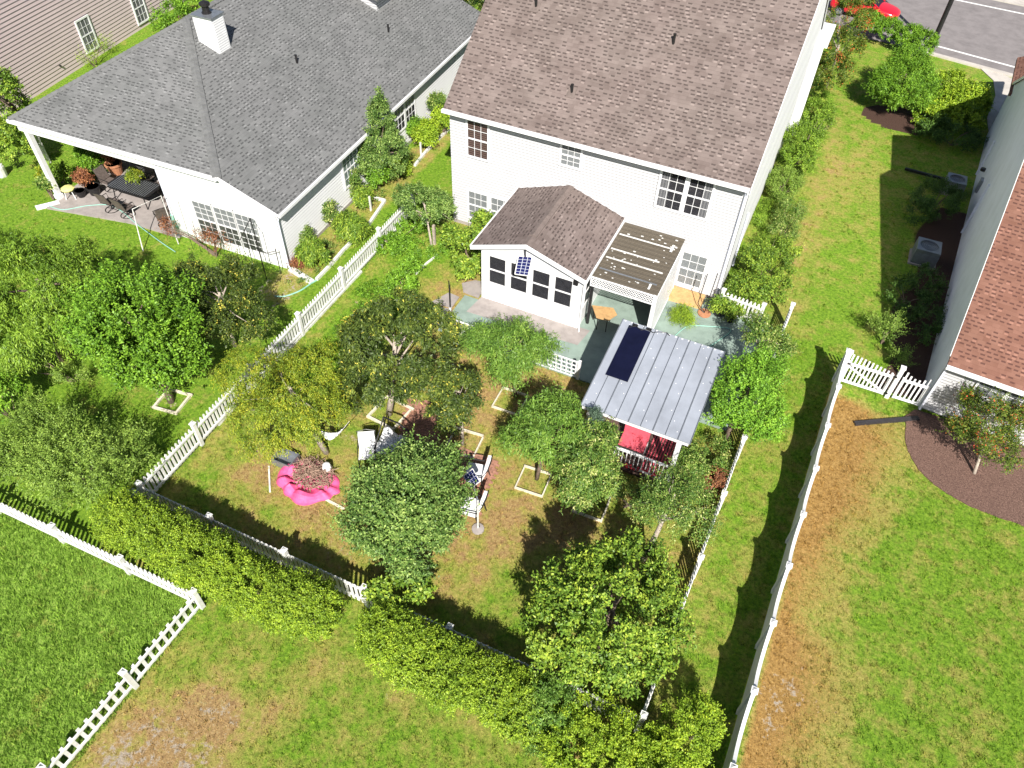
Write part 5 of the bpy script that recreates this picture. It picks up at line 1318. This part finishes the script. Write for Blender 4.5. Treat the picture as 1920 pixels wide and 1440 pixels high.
def tree(name, label, cat, base, ells, mat, r=.08, bark=None, group=None, top=None, nl=9, **k):
    t = thing(name, label, cat, (base[0], base[1], 0), group); cl = []
    foliage('crown', t, ells, lm(mat), clusters_out=cl, **k)
    c = top or (ells[0][0], ells[0][1], ells[0][2]+ells[0][5]*.25)
    trunk(t, (base[0], base[1], 0), c, r, cl[:nl], bark or BARK)
    return t
def shrub(name, label, cat, ells, mat, group=None, stems=True, **k):
    c = ells[0]; t = thing(name, label, cat, (c[0], c[1], 0), group); cl = []
    foliage('foliage', t, ells, lm(mat), clusters_out=cl, **k)
    if stems:
        b = MB()
        for q in cl[:7]: b.tube([(c[0]+random.uniform(-.1, .1), c[1]+random.uniform(-.1, .1), 0), Vector((c[0], c[1], 0)).lerp(q, .5)+Z*.15, q], [.025, .018, .006], 5, False)
        b.build('stem', BARK, t)
    return t
def E(c, rx, ry=None, rz=None): return (c[0], c[1], c[2], rx, ry or rx, rz or rx)

gF = 'fruit trees in the back yard'
# --- back yard
tree('fruit_tree', 'big dark leaved fruit tree below the sunroom with its trunk in a cream frame', 'tree', (-10.37, 13.55),
     [E((-10.01, 13.92, 3.00), 1.75, 1.75, 1.35), E((-11.12, 14.02, 2.90), 1.0), E((-9.61, 15.21, 3.00), .95), E((-10.74, 15.12, 3.20), 1.0), E((-10.09, 12.63, 2.60), 1.0), E((-8.73, 13.40, 2.50), .95)], 'dark', r=.10, bark=BARKL, group=gF,
     nc=400, tw=9, lv=9, L=.40, ll=.135, lw=.052, up=.15, droop=.35, lump=.14)
tree('fruit_tree', 'slim dark leaved tree between the big dark tree and the paved seating spot', 'tree', (-7.48, 13.5),
     [E((-7.68, 13.71, 2.20), .80, .8, 1.0), E((-7.82, 13.16, 1.80), .6)], 'dark', r=.05, bark=BARKL, group=gF, nc=120, tw=9, lv=9, L=.36, ll=.125, lw=.048, droop=.3)
tree('fruit_tree', 'peach tree with long drooping pale green leaves in front of the teal patio', 'tree', (-6.8, 16.25),
     [E((-7.11, 16.49, 2.10), 1.45, 1.3, 1.0), E((-8.20, 16.46, 1.90), .8), E((-6.26, 17.02, 2.00), .85), E((-6.98, 15.81, 1.50), .7)], 'peach', r=.06, group=gF,
     nc=210, tw=9, lv=10, L=.55, ll=.15, lw=.030, up=.5, droop=.55, lump=.2, lo=.4)
tree('fruit_tree', 'dark bluish green tree with spiky top at the left corner of the metal roof', 'tree', (-4.7, 13.3),
     [E((-4.41, 13.52, 2.20), 1.2, 1.15, 1.1), E((-5.34, 13.28, 1.70), .7), E((-4.47, 14.48, 2.40), .65)], 'peach', r=.06, group=gF, nc=200, tw=8, lv=10, L=.48, ll=.15, lw=.034, up=.5, droop=.4, lump=.25)
tree('fruit_tree', 'leafy yellow green tree in front of the railing of the metal roofed shelter', 'tree', (-2.8, 13.2),
     [E((-3.20, 13.11, 2.00), 1.0, 1.0, 1.0), E((-3.14, 13.92, 2.20), .7), E((-3.24, 12.69, 1.50), .7), E((-2.64, 13.11, 1.60), .5)], 'mix', r=.06, group=gF, nc=200, tw=8, lv=10, L=.45, ll=.13, lw=.038, up=.4, droop=.35, lump=.2)
shrub('conifer', 'small blue green pointed conifer touching the lower edge of the metal roof', 'conifer', [E((-3.40, 14.36, 2.20), .28, .28, .95)], 'blue', nc=46, tw=8, lv=12, L=.22, ll=.06, lw=.02, up=.8)
tree('fruit_tree', 'yellow green feathery tree spreading over the picket fence left of the big dark tree', 'tree', (-11.35, 11.25),
     [E((-12.17, 11.23, 2.60), 1.7, 1.6, 1.1), E((-13.67, 11.16, 2.80), 1.15, 1.1, .8), E((-11.07, 11.08, 2.20), 1.1), E((-12.39, 10.20, 2.20), 1.2), E((-12.03, 12.33, 2.70), 1.0)], 'yellow', r=.09, bark=BARKL, group=gF,
     nc=430, tw=9, lv=12, L=.45, ll=.085, lw=.026, up=.1, droop=.7, lump=.2, lo=.5)
tree('fruit_tree', 'tall round foreground tree with grey green leaves hiding the seating spot', 'tree', (-6.9, 8.35),
     [E((-7.13, 9.46, 2.60), 1.45, 1.45, 1.4), E((-8.56, 9.59, 1.50), .75), E((-7.04, 10.40, 2.60), .9), E((-6.56, 8.72, 1.90), 1.1), E((-7.83, 8.83, 1.80), 1.0), E((-6.28, 9.59, 2.20), .85), E((-6.98, 8.97, 2.60), 1.3)], 'glossy', r=.10, group=gF,
     nc=600, tw=9, lv=12, L=.62, ll=.105, lw=.05, up=1.2, cone=.4, lump=.12)
tree('fruit_tree', 'wide vine covered tree at the bottom of the yard beside the right picket fence', 'tree', (-.9, 8.9),
     [E((-0.84, 8.91, 2.50), 1.6, 1.5, 1.5), E((-1.92, 9.20, 2.20), 1.1), E((-0.64, 10.03, 2.40), 1.1), E((-1.77, 8.15, 1.90), 1.15), E((0.21, 9.25, 2.20), 1.0), E((0.19, 8.32, 1.60), .95), E((-1.00, 8.03, 1.80), 1.0)], 'mid', r=.10, group=gF,
     nc=520, tw=9, lv=9, L=.42, ll=.11, lw=.06, up=.45, lump=.18)
tree('fruit_tree', 'thin crowned tree on a forked pale trunk leaning toward the right picket fence', 'tree', (-.68, 12.0),
     [E((-0.43, 12.61, 2.60), 1.15, 1.1, .85), E((-0.91, 12.50, 2.30), .75), E((0.30, 12.39, 2.20), .8), E((-1.12, 12.06, 2.10), .6)], 'mix', r=.08, bark=BARKL, group=gF,
     nc=125, tw=8, lv=9, L=.45, ll=.08, lw=.034, up=.3, lump=.25, lo=.35)
tree('fruit_tree', 'bright green round tree at the right side of the metal roofed shelter', 'tree', (.45, 17.6),
     [E((0.55, 17.76, 2.20), 1.15, 1.15, 1.3), E((0.81, 18.82, 2.30), .8), E((0.18, 17.11, 1.90), .75), E((1.22, 17.41, 1.60), .85)], 'spring', r=.08, group=gF, nc=300, tw=9, lv=12, L=.5, ll=.085, lw=.045, up=1.0, cone=.45, lump=.2)
tree('fruit_tree', 'sparse dark purple green tree casting a leafy shadow on the end of the teal patio', 'tree', (.45, 21.0),
     [E((0.43, 21.21, 1.80), .95, .9, .7), E((1.25, 21.19, 1.60), .5)], 'mix', r=.05, bark=BARKL, nc=90, tw=7, lv=8, L=.42, ll=.10, lw=.045, up=.2, lo=.3, lump=.3)
tree('fruit_tree', 'low round dark leaved tree at the left corner of the brown roofed house', 'tree', (-13.5, 22.3),
     [E((-13.99, 22.67, 1.80), 1.2, 1.1, .75), E((-13.29, 22.76, 1.70), .7), E((-14.77, 22.70, 1.80), .7)], 'glossy', r=.05, bark=BARKL, nc=210, tw=8, lv=9, L=.34, ll=.09, lw=.05, lump=.18)
shrub('shrub', 'leafy broad leaved shrub growing between the brown roofed house and the sunroom', 'shrub',
      [E((-11.29, 21.73, 1.10), .85, .8, 1.0), E((-11.49, 23.11, 1.40), .6), E((-10.92, 20.75, 0.80), .5), E((-12.50, 22.39, 1.00), .5)], 'mid', nc=150, tw=8, lv=8, L=.36, ll=.13, lw=.075, lump=.2)
shrub('shrub', 'low bright weedy shrub against the inner side of the long picket fence', 'shrub', [E((-14.88, 21.34, 0.35), .8, .7, .45), E((-15.18, 22.95, 0.30), .9, .6, .4)], 'bright', nc=120, tw=7, lv=7, L=.3, ll=.11, lw=.06)
shrub('shrub', 'bright green creeper shrub above the big dark tree', 'shrub', [E((-13.18, 19.15, 0.60), .65, .6, .5), E((-13.37, 20.31, 0.50), .5), E((-13.05, 18.33, 0.60), .45)], 'bright', nc=90, tw=8, lv=8, L=.34, ll=.12, lw=.06)
shrub('weed_patch', 'low green weeds filling the back corner of the yard', 'weeds', [E((-14.14, 22.49, 0.10), 1.5, 1.2, .28), E((-13.58, 18.52, 0.10), 1.3, 1.2, .22), E((-13.75, 15.76, 0.10), .9, 1.4, .25)], 'bright', stems=False, nc=260, tw=6, lv=6, L=.25, ll=.10, lw=.04, zmin=.0)
shrub('shrub', 'small green shrub in front of the yellow green tree by the fence', 'shrub', [E((-13.59, 14.73, 0.40), .5, .5, .4), E((-13.70, 14.04, 0.30), .5)], 'bright', nc=50, tw=7, lv=7, L=.3, ll=.1, lw=.05)
shrub('shrub', 'pale flowering shrub at the left end of the lattice fence', 'shrub', [E((-9.82, 17.72, 0.50), .5, .4, .5), E((-10.36, 18.10, 0.50), .35)], 'mix', nc=40, tw=7, lv=7, L=.28, ll=.07, lw=.04)
shrub('fern', 'bushy bright green fern spreading on the patio below the tan step', 'fern', [E((-2.55, 22.73, 0.30), .55, .5, .40)], 'lime', stems=False, nc=90, tw=7, lv=16, L=.45, ll=.05, lw=.014, up=.3, droop=.5)
shrub('grass_clump', 'thin pale grass growing up the white lattice screen', 'grass', [E((-3.78, 23.15, 1.00), .22, .3, .7)], 'lime', stems=False, nc=34, tw=5, lv=14, L=.6, ll=.07, lw=.012, up=1.2, droop=.5)
shrub('shrub', 'shrub with red and orange flowers below the right corner of the metal roof', 'shrub', [E((0.09, 16.27, 0.60), .7, .8, .55), E((-0.15, 15.14, 0.70), .7), E((0.62, 15.75, 0.40), .5)], 'mix', nc=120, tw=8, lv=8, L=.34, ll=.08, lw=.04)
shrub('shrub', 'dark red leaved shrub at the inner side of the right picket fence', 'shrub', [E((0.46, 15.10, 0.70), .45, .5, .5)], 'rust', nc=40, tw=8, lv=8, L=.3, ll=.07, lw=.035)
shrub('shrub', 'tangled olive shrub around the foot of the garden shelter railing', 'shrub', [E((-1.73, 13.57, 0.60), .6, .5, .4), E((-0.74, 13.72, 0.60), .55), E((-0.09, 14.61, 0.70), .5), E((-2.41, 13.49, 0.70), .5)], 'mix', nc=110, tw=8, lv=8, L=.34, ll=.08, lw=.036)
shrub('weed_patch', 'yellowish weeds and tall grass along the right wall of the brown roofed house', 'weeds', [(-1.0, y_, .15, .75, 1.5, .4) for y_ in (26, 28.5, 31, 33.5, 36, 38.5, 41, 44)], 'willow', stems=False, nc=330, tw=6, lv=8, L=.38, ll=.11, lw=.025, up=.8, zmin=0)
shrub('weed_patch', 'weeds and ground cover in the bed between the grey roofed house and its edging boards', 'weeds', [(-17.35-.05*(y_-17), y_, .05, .6, 1.0, .2) for y_ in (18.6, 20, 21.5, 23, 24.5, 26.5, 28)], 'mix', stems=False, nc=110, tw=6, lv=6, L=.3, ll=.09, lw=.035, zmin=0)
b = MB()
for k in range(26):
    p = Vector((-2.0, 14.72, .42))+Vector((random.uniform(-.8, .8), random.uniform(-.06, .06), random.uniform(-.05, .1))); b.lathe(p, [(.01, 0), (.05, .03), (.035, .06)], 6)
tag(b.build('flower_box', REDP), 'row of red flower pots hung on the lower railing of the garden shelter', 'flower box')
for lab, g_, r_, h_ in (('dark potted plant with a black leafy top at the corner fence of the patio', (-1.40, 23.61, 0.05), .2, .3), ('second potted plant below the short white picket fence', (-0.87, 23.46, 0.05), .18, .28)):
    t = pot(lab, g_, r_, h_, BLACK); foliage('plant', t, [(g_[0], g_[1], .65, .38, .34, .35)], lm('mid'), nc=22, tw=6, lv=8, L=.4, ll=.13, lw=.05, up=.5, droop=.5)

shrub('shrub', 'dark shrubs in deep shade at the red roofed house wall, just above the gate', 'shrub', [E((5.26, 27.55, 0.40), .9, 1.6, .5), E((6.14, 26.59, 0.40), .7, 1.4, .5), E((6.06, 29.06, 0.40), .6, 1.2, .5)], 'conifer', nc=150, tw=7, lv=7, L=.36, ll=.09, lw=.045)
# --- hedges (each clipped run is one thing)
gH = 'yellow green hedges outside the rear fence'
HK = dict(bough=.0, tw=10, lv=8, L=.26, ll=.062, lw=.034, up=.65, lump=.16, cone=.6)
def row(pts, ry, rz, rx, zc):
    o = []
    for i in range(len(pts)-1):
        a, c = Vector((*pts[i], 0)), Vector((*pts[i+1], 0)); n = max(1, int((c-a).length/(rx*.75)))
        for k in range(n): p = a.lerp(c, k/n); o.append((p.x, p.y, zc+random.uniform(-.08, .08), rx*random.uniform(.9, 1.1), ry*random.uniform(.92, 1.08), rz*random.uniform(.93, 1.07)))
    p = pts[-1]; o.append((p[0], p[1], zc, rx, ry, rz)); return o
def hedge(label, ells, mat, nc, group=gH, **k):
    kk = dict(HK); kk.update(k); t = thing('hedge', label, 'hedge', (ells[0][0], ells[0][1], 0), group); cl = []
    foliage('foliage', t, ells, lm(mat), nc=nc, clusters_out=cl, **kk)
    b = MB()
    for e in ells[::2]: MB().tube([(e[0], e[1], 0), (e[0]+.05, e[1], e[2]*.6), (e[0], e[1], e[2])], [.05, .04, .02], 6).build('stem', BARK, t)
    return t
hedge('long yellow green hedge above the bottom left fence corner, ending at a gap', row([(-14.6, 6.15), (-12.4, 6.1), (-9.9, 6.0), (-8.7, 6.1), (-8.25, 6.15)], .95, .95, .95, 1.05), 'hedge', 2000)
hedge('olive green hedge right of the gap, below the tall round foreground tree', row([(-5.95, 6.4), (-5.2, 6.35), (-3.9, 6.3), (-2.9, 6.35), (-2.2, 6.3)], .85, .85, .85, .95), 'hedge', 1400)
hedge('brightest lime hedge block at the bottom, below the vine covered tree', row([(-.6, 5.9), (.3, 6.0), (1.3, 6.1)], .85, .75, .9, 1.05)+[(-1.0, 6.1, .8, .7, .7, .7), (1.75, 7.1, 1.1, .75, .85, .85), (1.6, 6.4, .8, .8, .8, .8), (-.2, 6.7, 1.0, .85, .55, .75), (.75, 6.75, 1.0, .8, .5, .7), (2.0, 7.7, 1.0, .6, .6, .8), (-.2, 5.6, .6, .9, .6, .6), (.9, 5.4, .7, .8, .6, .6)], 'lime', 760)
shrub('shrub', 'grey green loose shrub filling the space between the two lower hedges', 'shrub', [(-1.6, 6.55, 1.0, .75, .7, .85), (-1.35, 5.95, .6, .6, .6, .5)], 'peach', nc=150, tw=8, lv=9, L=.34, ll=.09, lw=.03)
shrub('shrub', 'dark climbing vine over the picket fence at the gap in the hedge', 'shrub', [E((-6.73, 7.31, 1.00), .4, .4, .5), E((-6.02, 7.95, 1.10), .5, .4, .4), E((-6.20, 7.08, 0.80), .35)], 'mid', nc=56, tw=7, lv=7, L=.34, ll=.13, lw=.09)
shrub('shrub', 'big feathery shrub with upright sprays at the left edge above the tall grass', 'shrub', [E((-17.35, 6.86, 1.30), 2.1, 1.7, 1.1), E((-18.97, 6.49, 1.20), 1.5, 1.4, 1.0), E((-16.23, 7.83, 1.20), 1.1, 1.1, .8), E((-18.66, 7.44, 1.60), 1.3, 1.0, .8)], 'feather',
      nc=300, tw=7, lv=22, L=1.0, ll=.085, lw=.034, out=.7, up=.9, cone=.5, lump=.2, lo=.5)
shrub('shrub', 'broad leaved shrub peeking in at the left edge above the feathery shrub', 'shrub', [E((-21.48, 7.79, 1.20), .8, .8, .8)], 'bright', nc=60, tw=7, lv=7, L=.36, ll=.12, lw=.07)
# --- grey house yard
gN = 'trees in the yard of the grey roofed house'
tree('willow_tree', 'large lime green tree with drooping narrow leaves at the left edge', 'tree', (-22.3, 10.6),
     [E((-22.12, 11.18, 3.00), 1.9, 1.8, 1.6), E((-23.64, 11.17, 2.90), 1.5), E((-22.04, 12.48, 3.00), 1.1), E((-20.60, 11.06, 2.50), 1.2), E((-22.07, 9.82, 2.20), 1.5)], 'willow', r=.12, group=gN,
     nc=430, tw=9, lv=11, L=.6, ll=.15, lw=.036, up=.2, droop=.8, lump=.2)
tree('fruit_tree', 'bright green round tree over a frame of bare soil beside the long fence', 'tree', (-17.4, 10.75),
     [E((-18.06, 11.13, 2.90), 1.85, 1.8, 1.7), E((-19.82, 11.04, 2.60), 1.1), E((-17.87, 12.52, 2.90), 1.1), E((-17.25, 11.17, 2.00), 1.2), E((-19.40, 11.80, 3.10), 1.1), E((-17.90, 10.59, 1.60), 1.15), E((-17.72, 12.21, 2.00), .8)], 'bright', r=.11, group=gN,
     nc=560, tw=10, lv=12, L=.68, ll=.12, lw=.062, up=1.15, cone=.4, lump=.15)
tree('citrus_tree', 'dark citrus tree with pale branches and yellow fruit in front of the three windows', 'tree', (-17.2, 13.9),
     [E((-17.33, 14.11, 2.10), 1.55, 1.4, 1.2), E((-19.02, 14.56, 2.10), .9), E((-15.98, 13.91, 1.80), 1.0), E((-17.58, 15.42, 2.00), .9), E((-16.96, 13.12, 1.80), 1.0)], 'dark', r=.08, bark=BARKL, group=gN, nl=12,
     nc=330, tw=8, lv=8, L=.42, ll=.095, lw=.052, up=.2, lump=.22, lo=.45)
shrub('shrub', 'pale leaved low plant between the willow-like tree and the bright round tree', 'shrub', [E((-21.10, 9.99, 0.40), .7, .5, .35), E((-22.82, 9.72, 0.40), .9, .5, .35)], 'feather', nc=70, tw=7, lv=8, L=.34, ll=.11, lw=.03)
tree('conical_tree', 'dark glossy cone shaped tree standing against the side wall of the grey roofed house', 'tree', (-17.78, 26.12, 0.00),
     [E((-17.81, 25.74, 1.60), 1.15, 1.0, 1.3), E((-17.93, 25.96, 2.90), .62, .6, 1.1), E((-17.73, 25.79, 3.90), .32, .32, .7), E((-18.40, 24.86, 1.50), .7, .7, .7)], 'glossy', r=.08, nc=300, tw=9, lv=9, L=.36, ll=.11, lw=.05, up=.6, lump=.15)
gB = 'plants in the side bed of the grey roofed house'
for lab, px, r_, rz_, mt, kw in (
    ('dark drooping shrub in the side bed, the lowest one near the hose', (585, 470, .7), .62, .65, 'mid', dict(ll=.17, lw=.04, droop=.6)),
    ('dark drooping shrub in the side bed beside the long picket fence, second from the hose', (655, 425, .8), .68, .7, 'mid', dict(ll=.17, lw=.04, droop=.6)),
    ('small dark shrub by the short stake near the upper end of the lower bed', (680, 370, .5), .45, .4, 'mid', dict(ll=.14, lw=.045)),
    ('red tinged rose bush against the side wall near its middle', (615, 395, .7), .45, .5, 'mix', dict(ll=.07, lw=.05)),
    ('rose bush with pinkish blooms against the side wall near the corner', (575, 440, .6), .45, .5, 'mix', dict(ll=.07, lw=.04)),
    ('tall leggy rose bush against the side wall below the green blind window', (660, 340, .8), .42, .7, 'mix', dict(ll=.08, lw=.05)),
    ('yellowish herb clump at the foot of the downspout corner', (555, 487, .25), .3, .2, 'rust', dict(ll=.06, lw=.03)),
    ('broad leaved green shrub directly below the cone shaped tree', (705, 325, .8), .6, .7, 'bright', dict(ll=.13, lw=.08)),
    ('lime green tomato-like plants in the middle of the upper side bed', (750, 315, .5), .65, .45, 'lime', dict(ll=.10, lw=.05)),
    ('lime green plants in front of the paired side windows', (775, 235, .9), .5, .5, 'bright', dict(ll=.1, lw=.05)),
    ('yellow green leafy plants in the upper side bed beside the corner of the brown roof', (800, 250, .8), .75, .6, 'lime', dict(ll=.12, lw=.06)),
    ('tall pale climbing plant on the side wall next to the brown roof edge', (822, 190, 1.2), .55, .8, 'mix', dict(ll=.09, lw=.05)),
    ('yellow green leafy plants at the far end of the side bed against the brown roof', (832, 215, .9), .6, .6, 'lime', dict(ll=.12, lw=.06))):
    c = {(585, 470, .7): (-17.33, 19.19, 0.70), (655, 425, .8): (-16.79, 21.14, 0.80), (680, 370, .5): (-17.73, 23.58, 0.50), (615, 395, .7): (-18.33, 21.68, 0.70), (575, 440, .6): (-18.20, 19.90, 0.60), (660, 340, .8): (-18.44, 23.89, 0.80), (555, 487, .25): (-17.77, 18.75, 0.25),
         (705, 325, .8): (-17.95, 25.12, 0.80), (750, 315, .5): (-17.70, 26.56, 0.50), (775, 235, .9): (-18.41, 29.37, 0.90), (800, 250, .8): (-17.63, 29.29, 0.80), (822, 190, 1.2): (-18.14, 31.47, 1.20), (832, 215, .9): (-17.49, 30.80, 0.90)}[px]
    k_ = dict(tw=7, lv=8, L=.36, up=.4, lump=.25, lo=.3); k_.update(kw)
    shrub('shrub', lab, 'shrub', [(c[0], c[1], c[2], r_, r_, rz_)], mt, group=gB, nc=int(90*r_*r_/.36)+18, **k_)
shrub('shrub', 'thin reddish vine climbing the trellis below the three windows', 'shrub', [tuple(L2(-3.3, -.5, .8))+(1.0, .25, .6), tuple(L2(-5.2, -.7, .9))+(.25, .3, .8)], 'rust', nc=60, tw=6, lv=6, L=.36, ll=.06, lw=.035, lo=.1)
# porch plants
gP = 'plants around the porch'
for lab, a, bb, z, r_, mt in (('rounded green shrub behind the porch post', -12.6, 3.0, .8, .9, 'bright'), ('low green shrub left of the terracotta pot on the porch', -11.9, 1.9, .45, .5, 'bright'), ('dark purple leaved plant beside the porch post', -11.4, 1.0, .7, .4, 'rust'),
                              ('thin stemmed plant growing up the outside of the porch post', -12.4, -.1, .8, .35, 'mix'), ('dark blue green broad leaved plant in the shade behind the table', -10.6, 3.4, .9, .5, 'blue'), ('pale leaved plant in the shade behind the middle of the table', -9.6, 3.5, .8, .45, 'blue'),
                              ('yellow flowering plant beside the lawn below the white gate', -13.6, .8, .35, .35, 'yellow'), ('grassy shrub at the corner of the lawn beside the porch post', -12.9, 1.0, .5, .55, 'willow')):
    c = L2(a, bb, z); shrub('shrub', lab, 'shrub', [(c.x, c.y, c.z, r_, r_, r_*.8)], mt, group=gP, nc=int(120*r_*r_)+14, tw=7, lv=8, L=.34, ll=.11, lw=.055, up=.4)
c = L2(-9.0, 1.7, 1.12); tag(foliage('potted_plant', None, [(c.x, c.y, c.z, .36, .34, .22)], lm('yellow'), nc=26, tw=7, lv=8, L=.28, ll=.11, lw=.035, droop=.4), 'bright yellow green plant in the middle of the black porch table', 'plant', gP)
c = L2(-11.2, 2.6, .9); tag(foliage('potted_plant', None, [(c.x, c.y, c.z, .25, .25, .35)], lm('rust'), nc=14, tw=6, lv=7, L=.3, ll=.14, lw=.03), 'brown stemmed plant in the big terracotta pot on the porch', 'plant', gP)
tree('evergreen_tree', 'dense dark green tree cut by the left edge beside the mauve house', 'tree', (-35.2, 22.0), [E((-34.10, 19.74, 2.60), 1.2, 1.2, 1.7), E((-33.34, 18.84, 1.40), 1.1), E((-33.82, 20.05, 1.20), .9), E((-34.83, 20.28, 3.20), 1.0)], 'mid', r=.1, nc=260, tw=8, lv=8, L=.4, ll=.12, lw=.07)
shrub('shrub', 'tall weeds growing against the mauve wall below its window', 'shrub', [E((-38.46, 28.26, 0.60), .7, .8, .5), E((-38.82, 29.61, 0.60), .6)], 'lime', nc=26, tw=5, lv=12, L=.8, ll=.11, lw=.02, up=1.4, lo=.1)
shrub('shrub', 'green shrubs between the mauve house and the ridge of the grey roof', 'shrub', [E((-38.20, 34.90, 0.80), .9, 1.6, .7), E((-38.55, 33.78, 0.50), .7), E((-37.92, 35.85, 1.00), 1.0)], 'bright', nc=120, tw=7, lv=7, L=.4, ll=.13, lw=.06)
tree('evergreen_tree', 'dark tree tops just visible between the grey and the brown roofs', 'tree', (-25.53, 52.75, 0.00), [E((-21.26, 43.56, 2.50), 2.2, 2.2, 2.0)], 'dark', r=.12, nc=160, tw=8, lv=8, L=.5, ll=.16, lw=.08)
# --- shrubs along the right wall of the brown roofed house
gR = 'shrubs along the right wall of the brown roofed house'
for lab, el, mt, nc_, kw in (
    ('dense round shrub at the rear right corner, behind the short picket fence', [E((-0.40, 26.13, 1.00), .95, .95, .95), E((-0.69, 24.65, 0.90), .7), E((0.17, 25.21, 0.80), .7), E((-0.03, 27.92, 0.70), .7)], 'mid', 240, dict(ll=.085, lw=.05)),
    ('straggly low shrub with dry stems just beyond the dense corner shrub', [E((-0.12, 29.69, 0.60), .7, .9, .5), E((-0.18, 31.22, 0.60), .7)], 'mix', 110, dict(ll=.09, lw=.03)),
    ('small grey green shrub beside the downspout of the right wall', [E((-0.82, 32.93, 0.80), .75, .9, .7)], 'feather', 110, dict(ll=.08, lw=.03)),
    ('bright bushy shrub halfway along the right wall', [E((-0.67, 36.19, 1.20), .95, 1.1, 1.1), E((-0.46, 39.93, 1.00), .9), E((-0.64, 34.96, 1.00), .8)], 'willow', 260, dict(ll=.10, lw=.045))):
    k_ = dict(tw=8, lv=8, L=.38, up=.5, lump=.2); k_.update(kw); shrub('shrub', lab, 'shrub', el, mt, group=gR, nc=nc_, **k_)
tree('crape_myrtle', 'dark crape myrtle with red blooms beside the front corner of the brown roofed house', 'tree', (-0.65, 45.39, 0.00),
     [E((-0.70, 44.69, 2.40), 1.5, 1.5, 1.3), E((-0.73, 48.46, 2.60), 1.4, 1.5, 1.2), E((-0.53, 43.03, 1.80), 1.1), E((-0.76, 49.85, 3.00), 1.2)], 'autumn', r=.08, bark=BARKL, nc=330, tw=8, lv=8, L=.45, ll=.10, lw=.055, up=.4, lump=.2)
k_ = dict(HK); k_.update(ll=.075, lw=.04)
hedge('clipped dark green hedge between the red car and the side lawn', row([(.3, 53.4), (1.6, 53.0), (2.9, 52.5), (3.7, 52.0)], .95, .8, 1.0, .95), 'bright', 480, None, ll=.08, lw=.045)
tree('holly_tree', 'large spiky bright green round shrub beside the lime bushes at the top right', 'tree', (3.46, 45.79, 0.00),
     [E((3.08, 44.27, 1.50), 1.6, 1.5, 1.3), E((3.06, 46.03, 1.70), 1.15), E((2.19, 44.15, 1.20), 1.0), E((4.11, 44.15, 1.20), 1.0)], 'bright', r=.1, nc=420, tw=9, lv=11, L=.6, ll=.14, lw=.04, up=1.0, cone=.5, lump=.15)
shrub('shrub', 'wide lime green bush partly in the shadow of the red roofed house', 'shrub', [E((5.71, 47.39, 0.60), 1.1, 1.1, .8), E((6.70, 45.84, 0.60), 1.1), E((5.52, 44.89, 0.60), 1.0, 1.0, .7), E((6.42, 44.15, 0.50), 1.2, 1.0, .7), E((4.83, 43.76, 0.50), .8)], 'lime', nc=430, tw=8, lv=8, L=.36, ll=.12, lw=.07)
shrub('crape_myrtle', 'young thin crape myrtle half in the house shadow above the gate', 'shrub', [E((4.72, 24.92, 0.80), .65, .7, .7), E((5.37, 23.84, 0.50), .45), E((4.15, 25.13, 0.80), .35)], 'feather', nc=42, tw=7, lv=12, L=.6, ll=.07, lw=.035, up=.6, lo=.1)
tree('crape_myrtle', 'loose bronze green crape myrtle in the mulch bed beside the red roofed house', 'tree', (8.25, 19.8),
     [E((7.93, 20.53, 1.50), 1.15, 1.1, .9), E((8.67, 21.30, 1.60), .9), E((7.26, 20.47, 1.20), .7), E((8.45, 19.93, 1.10), .9), E((7.37, 21.43, 1.60), .55)], 'autumn', r=.05, bark=BARKL, nc=190, tw=8, lv=10, L=.5, ll=.075, lw=.042, up=.5, lump=.3, lo=.3)
shrub('shrub', 'dark shrub in the deep shade beside the red roofed house, between the two air conditioners', 'shrub', [E((5.71, 34.83, 0.80), 1.1, 1.3, .8), E((5.08, 33.67, 0.60), .8)], 'conifer', nc=150, tw=8, lv=8, L=.36, ll=.09, lw=.045)
shrub('shrub', 'dark low shrubs in the shade under the lime bush at the top right', 'shrub', [E((6.26, 42.03, 0.50), 1.6, .9, .5), E((5.09, 42.02, 0.50), .8)], 'conifer', nc=150, tw=7, lv=8, L=.36, ll=.1, lw=.05)
print('leaves', LEAVES)
